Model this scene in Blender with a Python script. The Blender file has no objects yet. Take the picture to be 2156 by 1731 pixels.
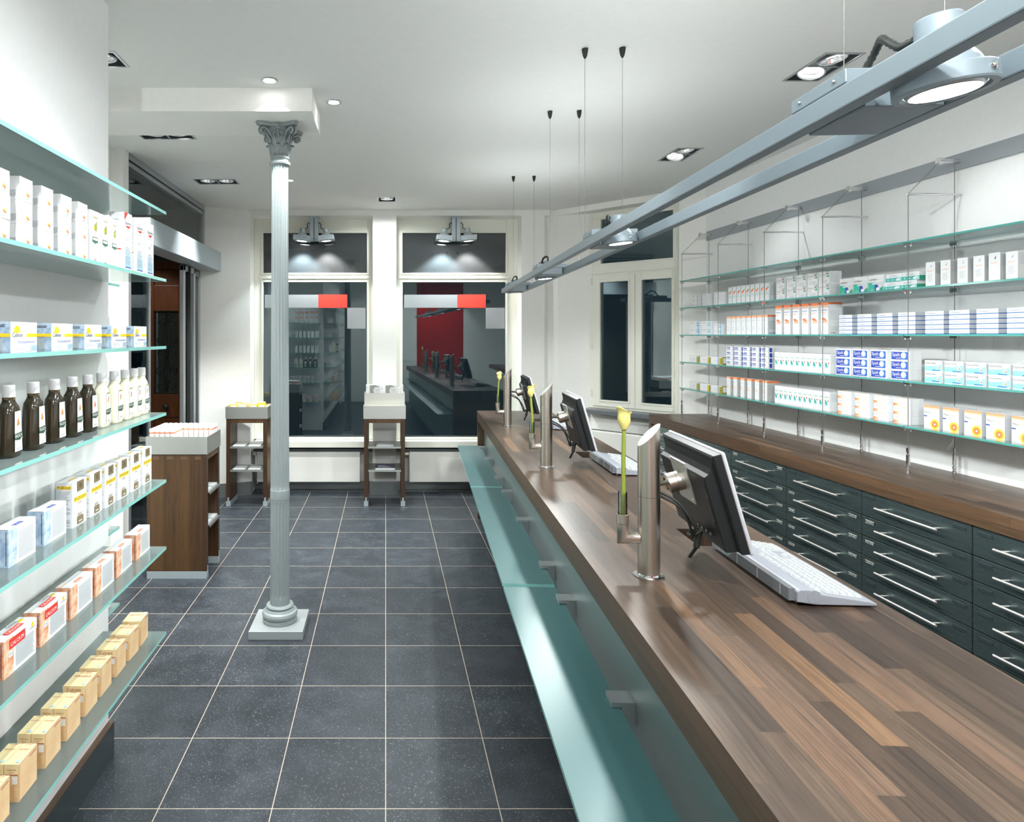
import bpy, math, random
from mathutils import Matrix, Vector
random.seed(7)
PI = math.pi
SC = bpy.context.scene
COL = SC.collection

# ------------------------------------------------------------------ materials
def lin(h):
    h = h.lstrip('#'); out = []
    for i in (0, 2, 4):
        c = int(h[i:i+2], 16) / 255
        out.append(c / 12.92 if c <= .04045 else ((c + .055) / 1.055) ** 2.4)
    return (*out, 1)
MATS = {}
def base_mat(name):
    m = bpy.data.materials.new(name); m.use_nodes = True
    nt = m.node_tree; nt.nodes.clear()
    out = nt.nodes.new('ShaderNodeOutputMaterial')
    MATS[name] = m
    return m, nt, out
def pm(name, col, rough=.5, metal=0., spec=.5, emit=None, es=0., coat=0., alpha=None):
    m, nt, out = base_mat(name)
    b = nt.nodes.new('ShaderNodeBsdfPrincipled')
    c = lin(col) if isinstance(col, str) else (*col, 1)
    b.inputs['Base Color'].default_value = c
    b.inputs['Roughness'].default_value = rough
    b.inputs['Metallic'].default_value = metal
    b.inputs['Specular IOR Level'].default_value = spec
    b.inputs['Coat Weight'].default_value = coat
    if emit:
        b.inputs['Emission Color'].default_value = lin(emit) if isinstance(emit, str) else (*emit, 1)
        b.inputs['Emission Strength'].default_value = es
    nt.links.new(b.outputs[0], out.inputs[0])
    m.diffuse_color = c
    return m
class NT:
    """small node helper"""
    def __init__(s, nt): s.nt = nt
    def n(s, t, **kw):
        nd = s.nt.nodes.new(t)
        for k, v in kw.items():
            if k.startswith('i_'):
                key = k[2:]
                nd.inputs[int(key) if key.isdigit() else key.replace('_', ' ')].default_value = v
            else: setattr(nd, k, v)
        return nd
    def l(s, a, b): s.nt.links.new(a, b)
    def math(s, op, a, b=None, c=None):
        nd = s.nt.nodes.new('ShaderNodeMath'); nd.operation = op
        for i, x in enumerate((a, b, c)):
            if x is None: continue
            if isinstance(x, (int, float)): nd.inputs[i].default_value = x
            else: s.l(x, nd.inputs[i])
        return nd.outputs[0]
    def mix(s, fac, a, b, blend='MIX'):
        nd = s.nt.nodes.new('ShaderNodeMix'); nd.data_type = 'RGBA'; nd.blend_type = blend
        for sock, x in ((nd.inputs[0], fac), (nd.inputs[6], a), (nd.inputs[7], b)):
            if isinstance(x, (int, float)): sock.default_value = x
            elif isinstance(x, tuple): sock.default_value = x
            else: s.l(x, sock)
        return nd.outputs[2]
    def ramp(s, fac, stops):
        nd = s.nt.nodes.new('ShaderNodeValToRGB')
        el = nd.color_ramp.elements
        while len(el) < len(stops): el.new(.5)
        for e, (p, c) in zip(el, stops): e.position = p; e.color = c
        s.l(fac, nd.inputs[0]); return nd.outputs[0]

def wood_mat(name, ax_along, ax_across, w, L, stops, rough=.38, grain=1., gloss=.5):
    m, nt, out = base_mat(name); N = NT(nt)
    tc = N.n('ShaderNodeTexCoord'); sp = N.n('ShaderNodeSeparateXYZ'); N.l(tc.outputs['Object'], sp.inputs[0])
    al, ac = sp.outputs[ax_along], sp.outputs[ax_across]
    third = sp.outputs[3 - ax_along - ax_across]
    row = N.math('FLOOR', N.math('DIVIDE', N.math('ADD', ac, 50.013), w))
    wn = N.n('ShaderNodeTexWhiteNoise', noise_dimensions='1D'); N.l(row, wn.inputs['W'])
    off = N.math('MULTIPLY', wn.outputs['Value'], 7.31)
    a2 = N.math('ADD', N.math('DIVIDE', N.math('ADD', al, 50.), L), off)
    col = N.math('FLOOR', a2)
    cb = N.n('ShaderNodeCombineXYZ'); N.l(row, cb.inputs[0]); N.l(col, cb.inputs[1])
    wn2 = N.n('ShaderNodeTexWhiteNoise', noise_dimensions='2D'); N.l(cb.outputs[0], wn2.inputs['Vector'])
    r = wn2.outputs['Value']
    basec = N.ramp(r, stops)
    # grain: noise stretched along the stave, different in each stave
    cv = N.n('ShaderNodeCombineXYZ')
    N.l(N.math('ADD', N.math('MULTIPLY', al, 1.6), N.math('MULTIPLY', r, 37.)), cv.inputs[0])
    N.l(N.math('MULTIPLY', ac, 46.), cv.inputs[1]); N.l(N.math('MULTIPLY', third, 46.), cv.inputs[2])
    nz = N.n('ShaderNodeTexNoise', i_Scale=1., i_Detail=5., i_Roughness=.62, i_Distortion=.9); N.l(cv.outputs[0], nz.inputs['Vector'])
    cv2 = N.n('ShaderNodeCombineXYZ')
    N.l(N.math('ADD', N.math('MULTIPLY', al, 9.), N.math('MULTIPLY', r, 11.)), cv2.inputs[0])
    N.l(N.math('MULTIPLY', ac, 330.), cv2.inputs[1]); N.l(N.math('MULTIPLY', third, 330.), cv2.inputs[2])
    nz2 = N.n('ShaderNodeTexNoise', i_Scale=1., i_Detail=2.); N.l(cv2.outputs[0], nz2.inputs['Vector'])
    g = N.ramp(nz.outputs['Fac'], [(.3, (1-.42*grain,)*3 + (1,)), (.55, (1, 1, 1, 1)), (.75, (1+.12*grain,)*3 + (1,))])
    g2 = N.ramp(nz2.outputs['Fac'], [(.35, (1-.3*grain,)*3 + (1,)), (.6, (1.04, 1.04, 1.04, 1))])
    c = N.mix(1., N.mix(1., basec, g, 'MULTIPLY'), g2, 'MULTIPLY')
    # fine dark joints
    fr = N.math('FRACT', N.math('DIVIDE', N.math('ADD', ac, 50.013), w))
    j = N.math('LESS_THAN', N.math('PINGPONG', fr, .5), .008)
    fr2 = N.math('PINGPONG', N.math('FRACT', a2), .5)
    j2 = N.math('LESS_THAN', fr2, .0012)
    c = N.mix(N.math('MULTIPLY', N.math('MAXIMUM', j, j2), .45), c, (.03, .018, .01, 1))
    b = N.n('ShaderNodeBsdfPrincipled'); N.l(c, b.inputs['Base Color'])
    b.inputs['Specular IOR Level'].default_value = gloss
    N.l(N.math('ADD', N.math('MULTIPLY', nz2.outputs['Fac'], .14), rough - .07), b.inputs['Roughness'])
    bp = N.n('ShaderNodeBump', i_Strength=.06, i_Distance=.002); N.l(nz2.outputs['Fac'], bp.inputs['Height']); N.l(bp.outputs[0], b.inputs['Normal'])
    N.l(b.outputs[0], out.inputs[0])
    return m

def floor_mat():
    m, nt, out = base_mat('slate_tile'); N = NT(nt)
    g = N.n('ShaderNodeNewGeometry'); sp = N.n('ShaderNodeSeparateXYZ'); N.l(g.outputs['Position'], sp.inputs[0])
    x = N.math('ADD', sp.outputs[0], 40.); y = N.math('ADD', sp.outputs[1], 40. - .284)
    dx = N.math('PINGPONG', x, .2); dy = N.math('PINGPONG', y, .2)
    gro = N.math('LESS_THAN', N.math('MINIMUM', dx, dy), .0017)
    cb = N.n('ShaderNodeCombineXYZ')
    N.l(N.math('FLOOR', N.math('DIVIDE', x, .4)), cb.inputs[0]); N.l(N.math('FLOOR', N.math('DIVIDE', y, .4)), cb.inputs[1])
    wn = N.n('ShaderNodeTexWhiteNoise', noise_dimensions='2D'); N.l(cb.outputs[0], wn.inputs['Vector'])
    off = N.n('ShaderNodeVectorMath', operation='MULTIPLY_ADD'); N.l(wn.outputs['Color'], off.inputs[0]); off.inputs[1].default_value = (30, 30, 30); N.l(g.outputs['Position'], off.inputs[2])
    n1 = N.n('ShaderNodeTexNoise', i_Scale=7., i_Detail=7., i_Roughness=.7); N.l(off.outputs[0], n1.inputs['Vector'])
    n2 = N.n('ShaderNodeTexNoise', i_Scale=150., i_Detail=2.); N.l(off.outputs[0], n2.inputs['Vector'])
    n3 = N.n('ShaderNodeTexNoise', i_Scale=48., i_Detail=3., i_Roughness=.8); N.l(off.outputs[0], n3.inputs['Vector'])
    c = N.ramp(n1.outputs['Fac'], [(.25, lin('#23282d')), (.5, lin('#2e343a')), (.78, lin('#40464c'))])
    c = N.mix(N.math('MULTIPLY', N.math('GREATER_THAN', n2.outputs['Fac'], .635), .45), c, lin('#7d8185'))
    c = N.mix(N.math('MULTIPLY', N.math('GREATER_THAN', n3.outputs['Fac'], .70), .7), c, lin('#93969a'))
    tv = N.math('ADD', N.math('MULTIPLY', wn.outputs['Value'], .22), .86)
    vm = N.n('ShaderNodeVectorMath', operation='SCALE'); N.l(c, vm.inputs[0]); N.l(tv, vm.inputs['Scale'])
    c = N.mix(gro, vm.outputs[0], lin('#b5a898'))
    b = N.n('ShaderNodeBsdfPrincipled'); N.l(c, b.inputs['Base Color'])
    N.l(N.math('ADD', N.math('MULTIPLY', n1.outputs['Fac'], .25), .30), b.inputs['Roughness'])
    b.inputs['Specular IOR Level'].default_value = .42
    bp = N.n('ShaderNodeBump', i_Strength=.25, i_Distance=.003)
    N.l(N.math('SUBTRACT', N.math('MULTIPLY', n3.outputs['Fac'], .25), gro), bp.inputs['Height']); N.l(bp.outputs[0], b.inputs['Normal'])
    N.l(b.outputs[0], out.inputs[0]); return m

def glass_mat(name, tint, body=None, bodyfac=0., ior=1.5, rough=.0, trans_scatter=.5, graze=0.):
    """thin architectural glass: transparent with a tint, fresnel reflection, optional milky body"""
    m, nt, out = base_mat(name); N = NT(nt)
    t = N.n('ShaderNodeBsdfTransparent'); t.inputs[0].default_value = (*tint, 1)
    sh = t.outputs[0]
    if body:
        d = N.n('ShaderNodeBsdfDiffuse'); d.inputs[0].default_value = (*body, 1)
        tl = N.n('ShaderNodeBsdfTranslucent'); tl.inputs[0].default_value = (*body, 1)
        mm = N.n('ShaderNodeMixShader', i_0=trans_scatter); N.l(d.outputs[0], mm.inputs[1]); N.l(tl.outputs[0], mm.inputs[2])
        m2 = N.n('ShaderNodeMixShader', i_0=bodyfac); N.l(sh, m2.inputs[1]); N.l(mm.outputs[0], m2.inputs[2]); sh = m2.outputs[0]
        if graze:      # longer path through the pane at grazing angles
            lw = N.n('ShaderNodeLayerWeight', i_Blend=.5); N.l(N.math('MULTIPLY_ADD', N.math('POWER', lw.outputs['Facing'], 4.), graze, bodyfac), m2.inputs[0])
    f = N.n('ShaderNodeFresnel', i_IOR=ior)
    gl = N.n('ShaderNodeBsdfGlossy'); gl.inputs['Roughness'].default_value = rough; gl.inputs['Color'].default_value = (.95, 1, 1, 1)
    m3 = N.n('ShaderNodeMixShader'); N.l(f.outputs[0], m3.inputs[0]); N.l(sh, m3.inputs[1]); N.l(gl.outputs[0], m3.inputs[2])
    N.l(m3.outputs[0], out.inputs[0]); return m

def brushed_mat(name, col, rough, axis, strength=.12, scale=(2, 2, 220), metal=1.):
    m, nt, out = base_mat(name); N = NT(nt)
    tc = N.n('ShaderNodeTexCoord'); mp = N.n('ShaderNodeMapping'); mp.inputs['Scale'].default_value = scale
    N.l(tc.outputs['Object'], mp.inputs[0])
    nz = N.n('ShaderNodeTexNoise', i_Scale=1., i_Detail=3.); N.l(mp.outputs[0], nz.inputs['Vector'])
    b = N.n('ShaderNodeBsdfPrincipled'); b.inputs['Metallic'].default_value = metal
    c = lin(col); k = .94
    N.l(N.ramp(nz.outputs['Fac'], [(.3, (c[0]*k, c[1]*k, c[2]*k, 1)), (.7, c)]), b.inputs['Base Color'])
    N.l(N.math('ADD', N.math('MULTIPLY', nz.outputs['Fac'], strength), rough), b.inputs['Roughness'])
    N.l(b.outputs[0], out.inputs[0]); return m

def speckle_mat(name, c1, c2, scale=60.):
    m, nt, out = base_mat(name); N = NT(nt)
    tc = N.n('ShaderNodeTexCoord'); nz = N.n('ShaderNodeTexNoise', i_Scale=scale, i_Detail=3., i_Roughness=.6); N.l(tc.outputs['Object'], nz.inputs['Vector'])
    b = N.n('ShaderNodeBsdfPrincipled', i_Roughness=.45); N.l(N.ramp(nz.outputs['Fac'], [(.38, lin(c1)), (.62, lin(c2))]), b.inputs['Base Color'])
    N.l(b.outputs[0], out.inputs[0]); return m

def plaster_mat(name, col, rough=.85):
    m, nt, out = base_mat(name); N = NT(nt)
    tc = N.n('ShaderNodeTexCoord'); nz = N.n('ShaderNodeTexNoise', i_Scale=35., i_Detail=4.); N.l(tc.outputs['Object'], nz.inputs['Vector'])
    b = N.n('ShaderNodeBsdfPrincipled', i_Roughness=rough); b.inputs['Specular IOR Level'].default_value = .25
    c = lin(col); N.l(N.ramp(nz.outputs['Fac'], [(.3, (c[0]*.975, c[1]*.975, c[2]*.975, 1)), (.7, c)]), b.inputs['Base Color'])
    bp = N.n('ShaderNodeBump', i_Strength=.04, i_Distance=.002); N.l(nz.outputs['Fac'], bp.inputs['Height']); N.l(bp.outputs[0], b.inputs['Normal'])
    N.l(b.outputs[0], out.inputs[0]); return m

def grad_mat(name, stops, axis, lo, hi, rough=.45):
    """printed colour gradient along an object axis"""
    m, nt, out = base_mat(name); N = NT(nt)
    tc = N.n('ShaderNodeTexCoord'); sp = N.n('ShaderNodeSeparateXYZ'); N.l(tc.outputs['Object'], sp.inputs[0])
    f = N.math('DIVIDE', N.math('SUBTRACT', sp.outputs[axis], lo), hi - lo)
    b = N.n('ShaderNodeBsdfPrincipled', i_Roughness=rough); N.l(N.ramp(f, [(p, lin(c)) for p, c in stops]), b.inputs['Base Color'])
    N.l(b.outputs[0], out.inputs[0]); return m

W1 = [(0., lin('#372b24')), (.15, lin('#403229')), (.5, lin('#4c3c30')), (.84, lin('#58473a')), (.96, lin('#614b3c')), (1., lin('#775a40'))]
W2 = [(0., lin('#4b3a31')), (.15, lin('#564438')), (.5, lin('#655041')), (.84, lin('#745e4e')), (.96, lin('#806450')), (1., lin('#9c7656'))]  # W1 brightened: the light on the worktop is put into the colour
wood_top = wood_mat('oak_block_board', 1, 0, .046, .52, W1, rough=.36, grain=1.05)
wood_top_r = wood_mat('oak_block_board_lit', 1, 0, .046, .52, W2, rough=.36, grain=1.05)
wood_edge = wood_mat('oak_board_edge', 1, 2, .05, 1.6, [(0., lin('#4f392a')), (.5, lin('#5e4835')), (1., lin('#6e533e'))], rough=.4, grain=.75)
wood_panel = wood_mat('smoked_oak_panel', 2, 0, .09, 3., [(0., lin('#462e1a')), (.4, lin('#52381e')), (.75, lin('#604326')), (1., lin('#684b2c'))], rough=.42, grain=.85)
wood_panel_y = wood_mat('smoked_oak_panel_side', 2, 1, .09, 3., [(0., lin('#422c1a')), (.5, lin('#51381e')), (1., lin('#624629'))], rough=.42, grain=.85)
wood_door = wood_mat('reddish_door_wood', 2, 0, .2, 3., [(0., lin('#4f2815')), (1., lin('#6b3c20'))], rough=.4, grain=.8)
slate = floor_mat()
plaster = plaster_mat('white_plaster', '#f1f2ee')
ceil_m = plaster_mat('ceiling_paint', '#ebecea')
backw = plaster_mat('white_lacquer_wall', '#f3f5f5', .4)
cream = pm('cream_window_paint', '#e4e5da', .35)
pane_clear = glass_mat('night_window_glass', (.75, .85, .88), ior=1.75)
pane_film = glass_mat('filmed_window_glass', (.3, .33, .35), (.085, .095, .1), .6, ior=1.6, trans_scatter=.2)
door_glass = glass_mat('door_glass', (.88, .93, .93), ior=1.55)
shelf_glass = glass_mat('green_shelf_glass', (.945, .985, .978), (.80, .95, .93), .27, ior=1.5, graze=.5, trans_scatter=.6)
shelf_glass_r = glass_mat('clear_shelf_glass', (.965, .99, .987), (.80, .97, .95), .09, ior=1.5, graze=.55, trans_scatter=.6)
glass_edge = pm('glass_edge', '#86c2bb', .15, spec=.6)
glass_edge_r = pm('glass_edge_teal', '#4f9c94', .15, spec=.6)
satin_glass = glass_mat('satin_teal_glass', (.45, .62, .62), (.06, .15, .155), .82, ior=1.38, rough=.32, trans_scatter=.1)
satin_edge = pm('satin_glass_edge', '#8cc4c0', .15)
vase_glass = glass_mat('vase_glass', (.93, .96, .95), ior=1.45)
steel_brush = brushed_mat('brushed_steel', '#b9b2a8', .26, 2, .12, (160, 160, 1.5))
steel_tray = brushed_mat('matt_steel_tray', '#c6c8c4', .38, 0, .12, (2, 2, 200))
steel_front = brushed_mat('drawer_steel', '#7a8c8c', .24, 1, .06, (3, 2, 240), .84)
panel_steel = brushed_mat('counter_front_steel', '#9aa8a6', .30, 2, .10, (180, 120, 1.2), .6)
chrome = pm('chrome', '#dadada', .12, 1.)
handle_m = pm('polished_handle', '#f0e9e4', .25, .55)
alu = pm('satin_aluminium', '#b5b9bb', .38, .85)
alu_paint = pm('grey_metal_paint', '#a7b2b8', .42, .25)
rail_paint = pm('blue_grey_paint', '#828f97', .42, .2)
grey_strip = pm('grey_wall_strip', '#a4aaaf', .45, .3)
base_grey = pm('grey_skirting', '#7f8486', .4, .4)
dark_plinth = pm('dark_plinth', '#3d474b', .3, .3)
col_paint = pm('column_paint', '#8c9596', .42, .1)
plinth_paint = pm('light_grey_plate', '#a3a9aa', .35, .3)
black = pm('black_plastic', '#1d2022', .38)
black_shiny = pm('dark_grey_plastic', '#171a1c', .48, spec=.3)
wire_m = pm('steel_wire', '#6f726e', .4, .5)
rubber = pm('black_rubber', '#1b211f', .6)
silver_plastic = pm('silver_plastic', '#c4c6cc', .35, .3)
brass = pm('brass_ball', '#c69a4e', .25, 1.)
screen_m = pm('dark_screen', '#0d1013', .12)
kb_case = pm('keyboard_case', '#8f929b', .4)  # darkened to stand in for the shade between the keys
kb_key = pm('key_cap', '#b6b9bc', .45)
kb_slot = glass_mat('smoky_reader_plastic', (.8, .82, .84), (.5, .52, .56), .55, ior=1.4)
hole_m = pm('cutout_shade', '#1a0f0a', .7)  # dark colour stands in for the shade inside the counter openings
rad_m = pm('radiator_enamel', '#e9e9e3', .35)
stone = pm('grey_stone_sill', '#6b7074', .35)
lens_on = pm('lamp_lens_lit', '#ffffff', .3, emit=(1, .985, .97), es=14.)
fill_strip_on = pm('added_uplight_strip', '#ffffff', .4, emit=(.95, 1, .99), es=32.)  # glow for strips added on the rails to brighten the ceiling
lens_dim = pm('lamp_lens_dim', '#d8d8d8', .3, emit=(1, .95, .93), es=1.6)
lens_off = pm('lamp_lens_off', '#b9b9b4', .2)
refl_m = pm('lamp_reflector', '#d9dadb', .2, 1.)
housing_dark = pm('recess_black', '#4a4f50', .5, .4)
stem_m = pm('stem_green', '#7f8d36', .45)
bloom_m = pm('calla_yellow', '#d8cb7a', .45)
grey_film = pm('grey_vinyl', '#8b8f91', .55)
red_film = pm('red_vinyl', '#e03a2c', .5)
red_wall = plaster_mat('red_wall_paint', '#b01c12')
mat_rubber = pm('mat_rib', '#3a3630', .7)
mat_light = pm('mat_rib_light', '#d5ccba', .6)
iron = pm('wrought_iron', '#23221f', .5, .5)
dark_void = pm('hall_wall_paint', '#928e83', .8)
socket_m = pm('socket_plastic', '#d9d9d2', .4)
# print colours
pw = pm('paper_white', '#e4e6e8', .42)
pw2 = pm('paper_offwhite', '#dde1e1', .42)
pgrey = pm('ink_grey', '#a8adb1', .5)
plg = pm('ink_light_grey', '#ccd1d4', .5)
pdk = pm('ink_dark', '#3b3e46', .5)
porange = pm('ink_orange', '#ee7f4b', .45)
pl_or = pm('ink_pale_orange', '#f6b48a', .45)
pgreen = pm('ink_green', '#2f9d78', .45)
pdkgreen = pm('ink_dark_green', '#2c4a36', .45)
pteal = pm('ink_teal', '#3aa79c', .45)
pltq = pm('ink_pale_turquoise', '#8fd3d2', .45)
pblue = pm('ink_blue', '#2b6db0', .45)
pnavy = pm('ink_royal_blue', '#2343a8', .4)
pltblue = pm('ink_light_blue', '#9fc6e2', .45)
pred = pm('ink_red', '#cf3a30', .45)
pyellow = pm('ink_yellow', '#f3cb1f', .45)
polive = pm('ink_olive', '#8f9440', .45)
pbronze = pm('ink_bronze', '#8b7c5e', .35, .3)
pblue_marble = speckle_mat('blue_bubble_print', '#8fa9c2', '#c4d4e4', 45.)
porange_marble = speckle_mat('orange_bubble_print', '#cf8a62', '#efc9ae', 45.)
ptan = speckle_mat('tan_carton', '#dcb98a', '#e2c396', 30.)
ptan2 = pm('tan_print', '#d2a77a', .5)
pcream = pm('cream_carton', '#ecd9a8', .45)
pcrim = pm('ink_crimson', '#a83246', .45)
bottle_dark = pm('dark_shampoo', '#2c271c', .12, spec=.6)
bottle_neck = pm('amber_neck', '#6d5a2a', .15)
bottle_clear = pm('pale_shampoo', '#e6e5cc', .18)
cap_white = pm('white_cap', '#f2f3f6', .35)
pskin = pm('print_pale_grey', '#d3d2d0', .5)
pmid = pm('print_mid_grey', '#8d8c8a', .5)
pblk = pm('print_black', '#1f1f20', .5)
box_in = pm('tray_inside', '#d9d2b8', .5)

# ------------------------------------------------------------------ mesh builder
_tcache = {}
def text_geo(s):
    if s in _tcache: return _tcache[s]
    cu = bpy.data.curves.new('t', 'FONT'); cu.body = s; cu.size = 1.; cu.resolution_u = 2
    ob = bpy.data.objects.new('t', cu); COL.objects.link(ob)
    dg = bpy.context.evaluated_depsgraph_get()
    me = bpy.data.meshes.new_from_object(ob.evaluated_get(dg))
    vs = [v.co.copy() for v in me.vertices]; fs = [tuple(p.vertices) for p in me.polygons]
    bpy.data.objects.remove(ob); bpy.data.curves.remove(cu); bpy.data.meshes.remove(me)
    x0 = min(v.x for v in vs); x1 = max(v.x for v in vs)
    vs = [Vector((v.x - x0, v.y, 0)) for v in vs]
    _tcache[s] = (vs, fs, x1 - x0); return _tcache[s]

class MB:
    def __init__(s): s.v, s.f, s.mi, s.sm, s.mats = [], [], [], [], []
    def m(s, mat):
        if mat not in s.mats: s.mats.append(mat)
        return s.mats.index(mat)
    def add(s, vs, fs, mat, smooth=False, M=None):
        o = len(s.v); k = s.m(mat)
        for v in vs:
            v = Vector(v); s.v.append(M @ v if M else v)
        for f in fs: s.f.append(tuple(i + o for i in f)); s.mi.append(k); s.sm.append(smooth)
        return s
    def box(s, x0, x1, y0, y1, z0, z1, mat, M=None, top=None, bot=None, side=None):
        vs = [(x0,y0,z0),(x1,y0,z0),(x1,y1,z0),(x0,y1,z0),(x0,y0,z1),(x1,y0,z1),(x1,y1,z1),(x0,y1,z1)]
        o = len(s.v)
        for v in vs: s.v.append(M @ Vector(v) if M else Vector(v))
        for f, mm in (((3,2,1,0), bot or mat), ((4,5,6,7), top or mat), ((0,1,5,4), mat), ((1,2,6,5), side or mat), ((2,3,7,6), mat), ((3,0,4,7), side or mat)):
            s.f.append(tuple(i + o for i in f)); s.mi.append(s.m(mm)); s.sm.append(False)
        return s
    def hexa(s, bot, top, mat):
        n = len(bot); vs = list(bot) + list(top)
        fs = [tuple(range(n - 1, -1, -1)), tuple(range(n, 2*n))] + [(i, (i+1) % n, n + (i+1) % n, n + i) for i in range(n)]
        return s.add(vs, fs, mat)
    def prism(s, poly, z0, z1, mat, M=None):
        n = len(poly); vs = [(x, y, z0) for x, y in poly] + [(x, y, z1) for x, y in poly]
        fs = [tuple(range(n - 1, -1, -1)), tuple(range(n, 2*n))] + [(i, (i+1) % n, n + (i+1) % n, n + i) for i in range(n)]
        return s.add(vs, fs, mat, M=M)
    def cyl(s, p0, p1, r, mat, seg=20, r2=None, caps=True, smooth=True):
        p0, p1 = Vector(p0), Vector(p1); d = p1 - p0; q = d.to_track_quat('Z', 'Y').to_matrix()
        r2 = r if r2 is None else r2; vs = []
        for p, rr in ((p0, r), (p1, r2)):
            for i in range(seg):
                a = 2*PI*i/seg; vs.append(p + q @ Vector((rr*math.cos(a), rr*math.sin(a), 0)))
        s.add(vs, [(i, (i+1) % seg, seg + (i+1) % seg, seg + i) for i in range(seg)], mat, smooth)
        if caps: s.add(vs, [tuple(range(seg - 1, -1, -1)), tuple(range(seg, 2*seg))], mat)
        return s
    def lathe(s, prof, mat, seg=32, M=None, smooth=True, c=(0, 0), mats=None):
        n = len(prof); vs = []
        for r, z in prof:
            for i in range(seg):
                a = 2*PI*i/seg; vs.append((c[0] + r*math.cos(a), c[1] + r*math.sin(a), z))
        for k in range(n - 1):
            fs = [(k*seg + i, k*seg + (i+1) % seg, (k+1)*seg + (i+1) % seg, (k+1)*seg + i) for i in range(seg)]
            used = [x for x in range(k*seg, (k+2)*seg)]
            s.add(vs[k*seg:(k+2)*seg], [tuple(i - k*seg for i in f) for f in fs], mats[k] if mats else mat, smooth, M)
        return s
    def tube(s, pts, r, mat, seg=10, caps=True, radii=None):
        pts = [Vector(p) for p in pts]; vs = []; n = len(pts); up = Vector((0, 0, 1)); prev = None
        for i, p in enumerate(pts):
            d = (pts[min(i+1, n-1)] - pts[max(i-1, 0)]).normalized()
            if prev is None: a = d.orthogonal().normalized()
            else: a = (prev - d * prev.dot(d)).normalized()
            prev = a; b = d.cross(a); rr = radii[i] if radii else r
            for k in range(seg):
                t = 2*PI*k/seg; vs.append(p + a*rr*math.cos(t) + b*rr*math.sin(t))
        fs = [(i*seg + k, i*seg + (k+1) % seg, (i+1)*seg + (k+1) % seg, (i+1)*seg + k) for i in range(n-1) for k in range(seg)]
        s.add(vs, fs, mat, True)
        if caps: s.add(vs, [tuple(range(seg - 1, -1, -1)), tuple(range((n-1)*seg, n*seg))], mat)
        return s
    def sphere(s, c, r, mat, seg=16, rings=10, sc=(1, 1, 1)):
        vs = []; c = Vector(c)
        for i in range(rings + 1):
            t = PI*i/rings
            for k in range(seg):
                a = 2*PI*k/seg; vs.append(c + Vector((sc[0]*r*math.sin(t)*math.cos(a), sc[1]*r*math.sin(t)*math.sin(a), sc[2]*r*math.cos(t))))
        return s.add(vs, [(i*seg + k, (i+1)*seg + k, (i+1)*seg + (k+1) % seg, i*seg + (k+1) % seg) for i in range(rings) for k in range(seg)], mat, True)
    def disc(s, c, n, r, mat, seg=24):
        q = Vector(n).to_track_quat('Z', 'Y').to_matrix(); c = Vector(c)
        return s.add([c + q @ Vector((r*math.cos(2*PI*i/seg), r*math.sin(2*PI*i/seg), 0)) for i in range(seg)], [tuple(range(seg))], mat)
    def build(s, name, parent=None, loc=None, rot=None, M=None, bevel=0., bseg=2):
        me = mesh_of(s, name)
        o = bpy.data.objects.new(name, me); COL.objects.link(o)
        if parent: o.parent = parent
        if M is not None: o.matrix_local = M
        if loc is not None: o.location = loc
        if rot is not None: o.rotation_euler = (0, 0, rot)
        if bevel:
            b = o.modifiers.new('bevel', 'BEVEL'); b.width = bevel; b.segments = bseg; b.limit_method = 'ANGLE'; b.angle_limit = .7
        return o
def mesh_of(s, name):
    me = bpy.data.meshes.new(name); me.from_pydata([tuple(v) for v in s.v], [], s.f)
    for mt in s.mats: me.materials.append(mt)
    me.polygons.foreach_set('material_index', s.mi); me.polygons.foreach_set('use_smooth', s.sm); me.update()
    return me

def tag(o, label=None, cat=None, group=None, kind=None):
    if label:
        o['label'] = label
        n = len(label.split())
        if n > 16 or n < 4: print('LABEL LENGTH', n, label)
    if cat: o['category'] = cat
    if group: o['group'] = group
    if kind: o['kind'] = kind
    return o
def empty(name, M=None, loc=None):
    o = bpy.data.objects.new(name, None); COL.objects.link(o); o.empty_display_size = .05
    if M is not None: o.matrix_world = M
    if loc is not None: o.location = loc
    return o
def struct(o, label=None, cat=None):
    o['kind'] = 'structure'
    if label: o['label'] = label
    if cat: o['category'] = cat
    return o
def copy_tree(o, parent=None):
    c = o.copy(); COL.objects.link(c)
    if parent: c.parent = parent
    for ch in o.children: copy_tree(ch, c)
    return c
ORD = ['first','second','third','fourth','fifth','sixth','seventh','eighth','ninth','tenth','eleventh','twelfth']
def frame(o, x, y, z=None):
    """matrix from origin and two axes"""
    o = Vector(o); x = Vector(x).normalized(); y = Vector(y); y = (y - x*y.dot(x)).normalized(); z = x.cross(y)
    return Matrix(((x.x, y.x, z.x, o.x), (x.y, y.y, z.y, o.y), (x.z, y.z, z.z, o.z), (0, 0, 0, 1)))

F = 1366.; CX = 812.; CY = 706.; H = 1.667      # camera model the place was measured with
CEIL = 2.978
# ------------------------------------------------------------------ the room
fl = MB(); fl.box(-3.4, 3.4, -2.6, 7.6, -.05, 0, slate); struct(fl.build('floor'))

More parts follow.
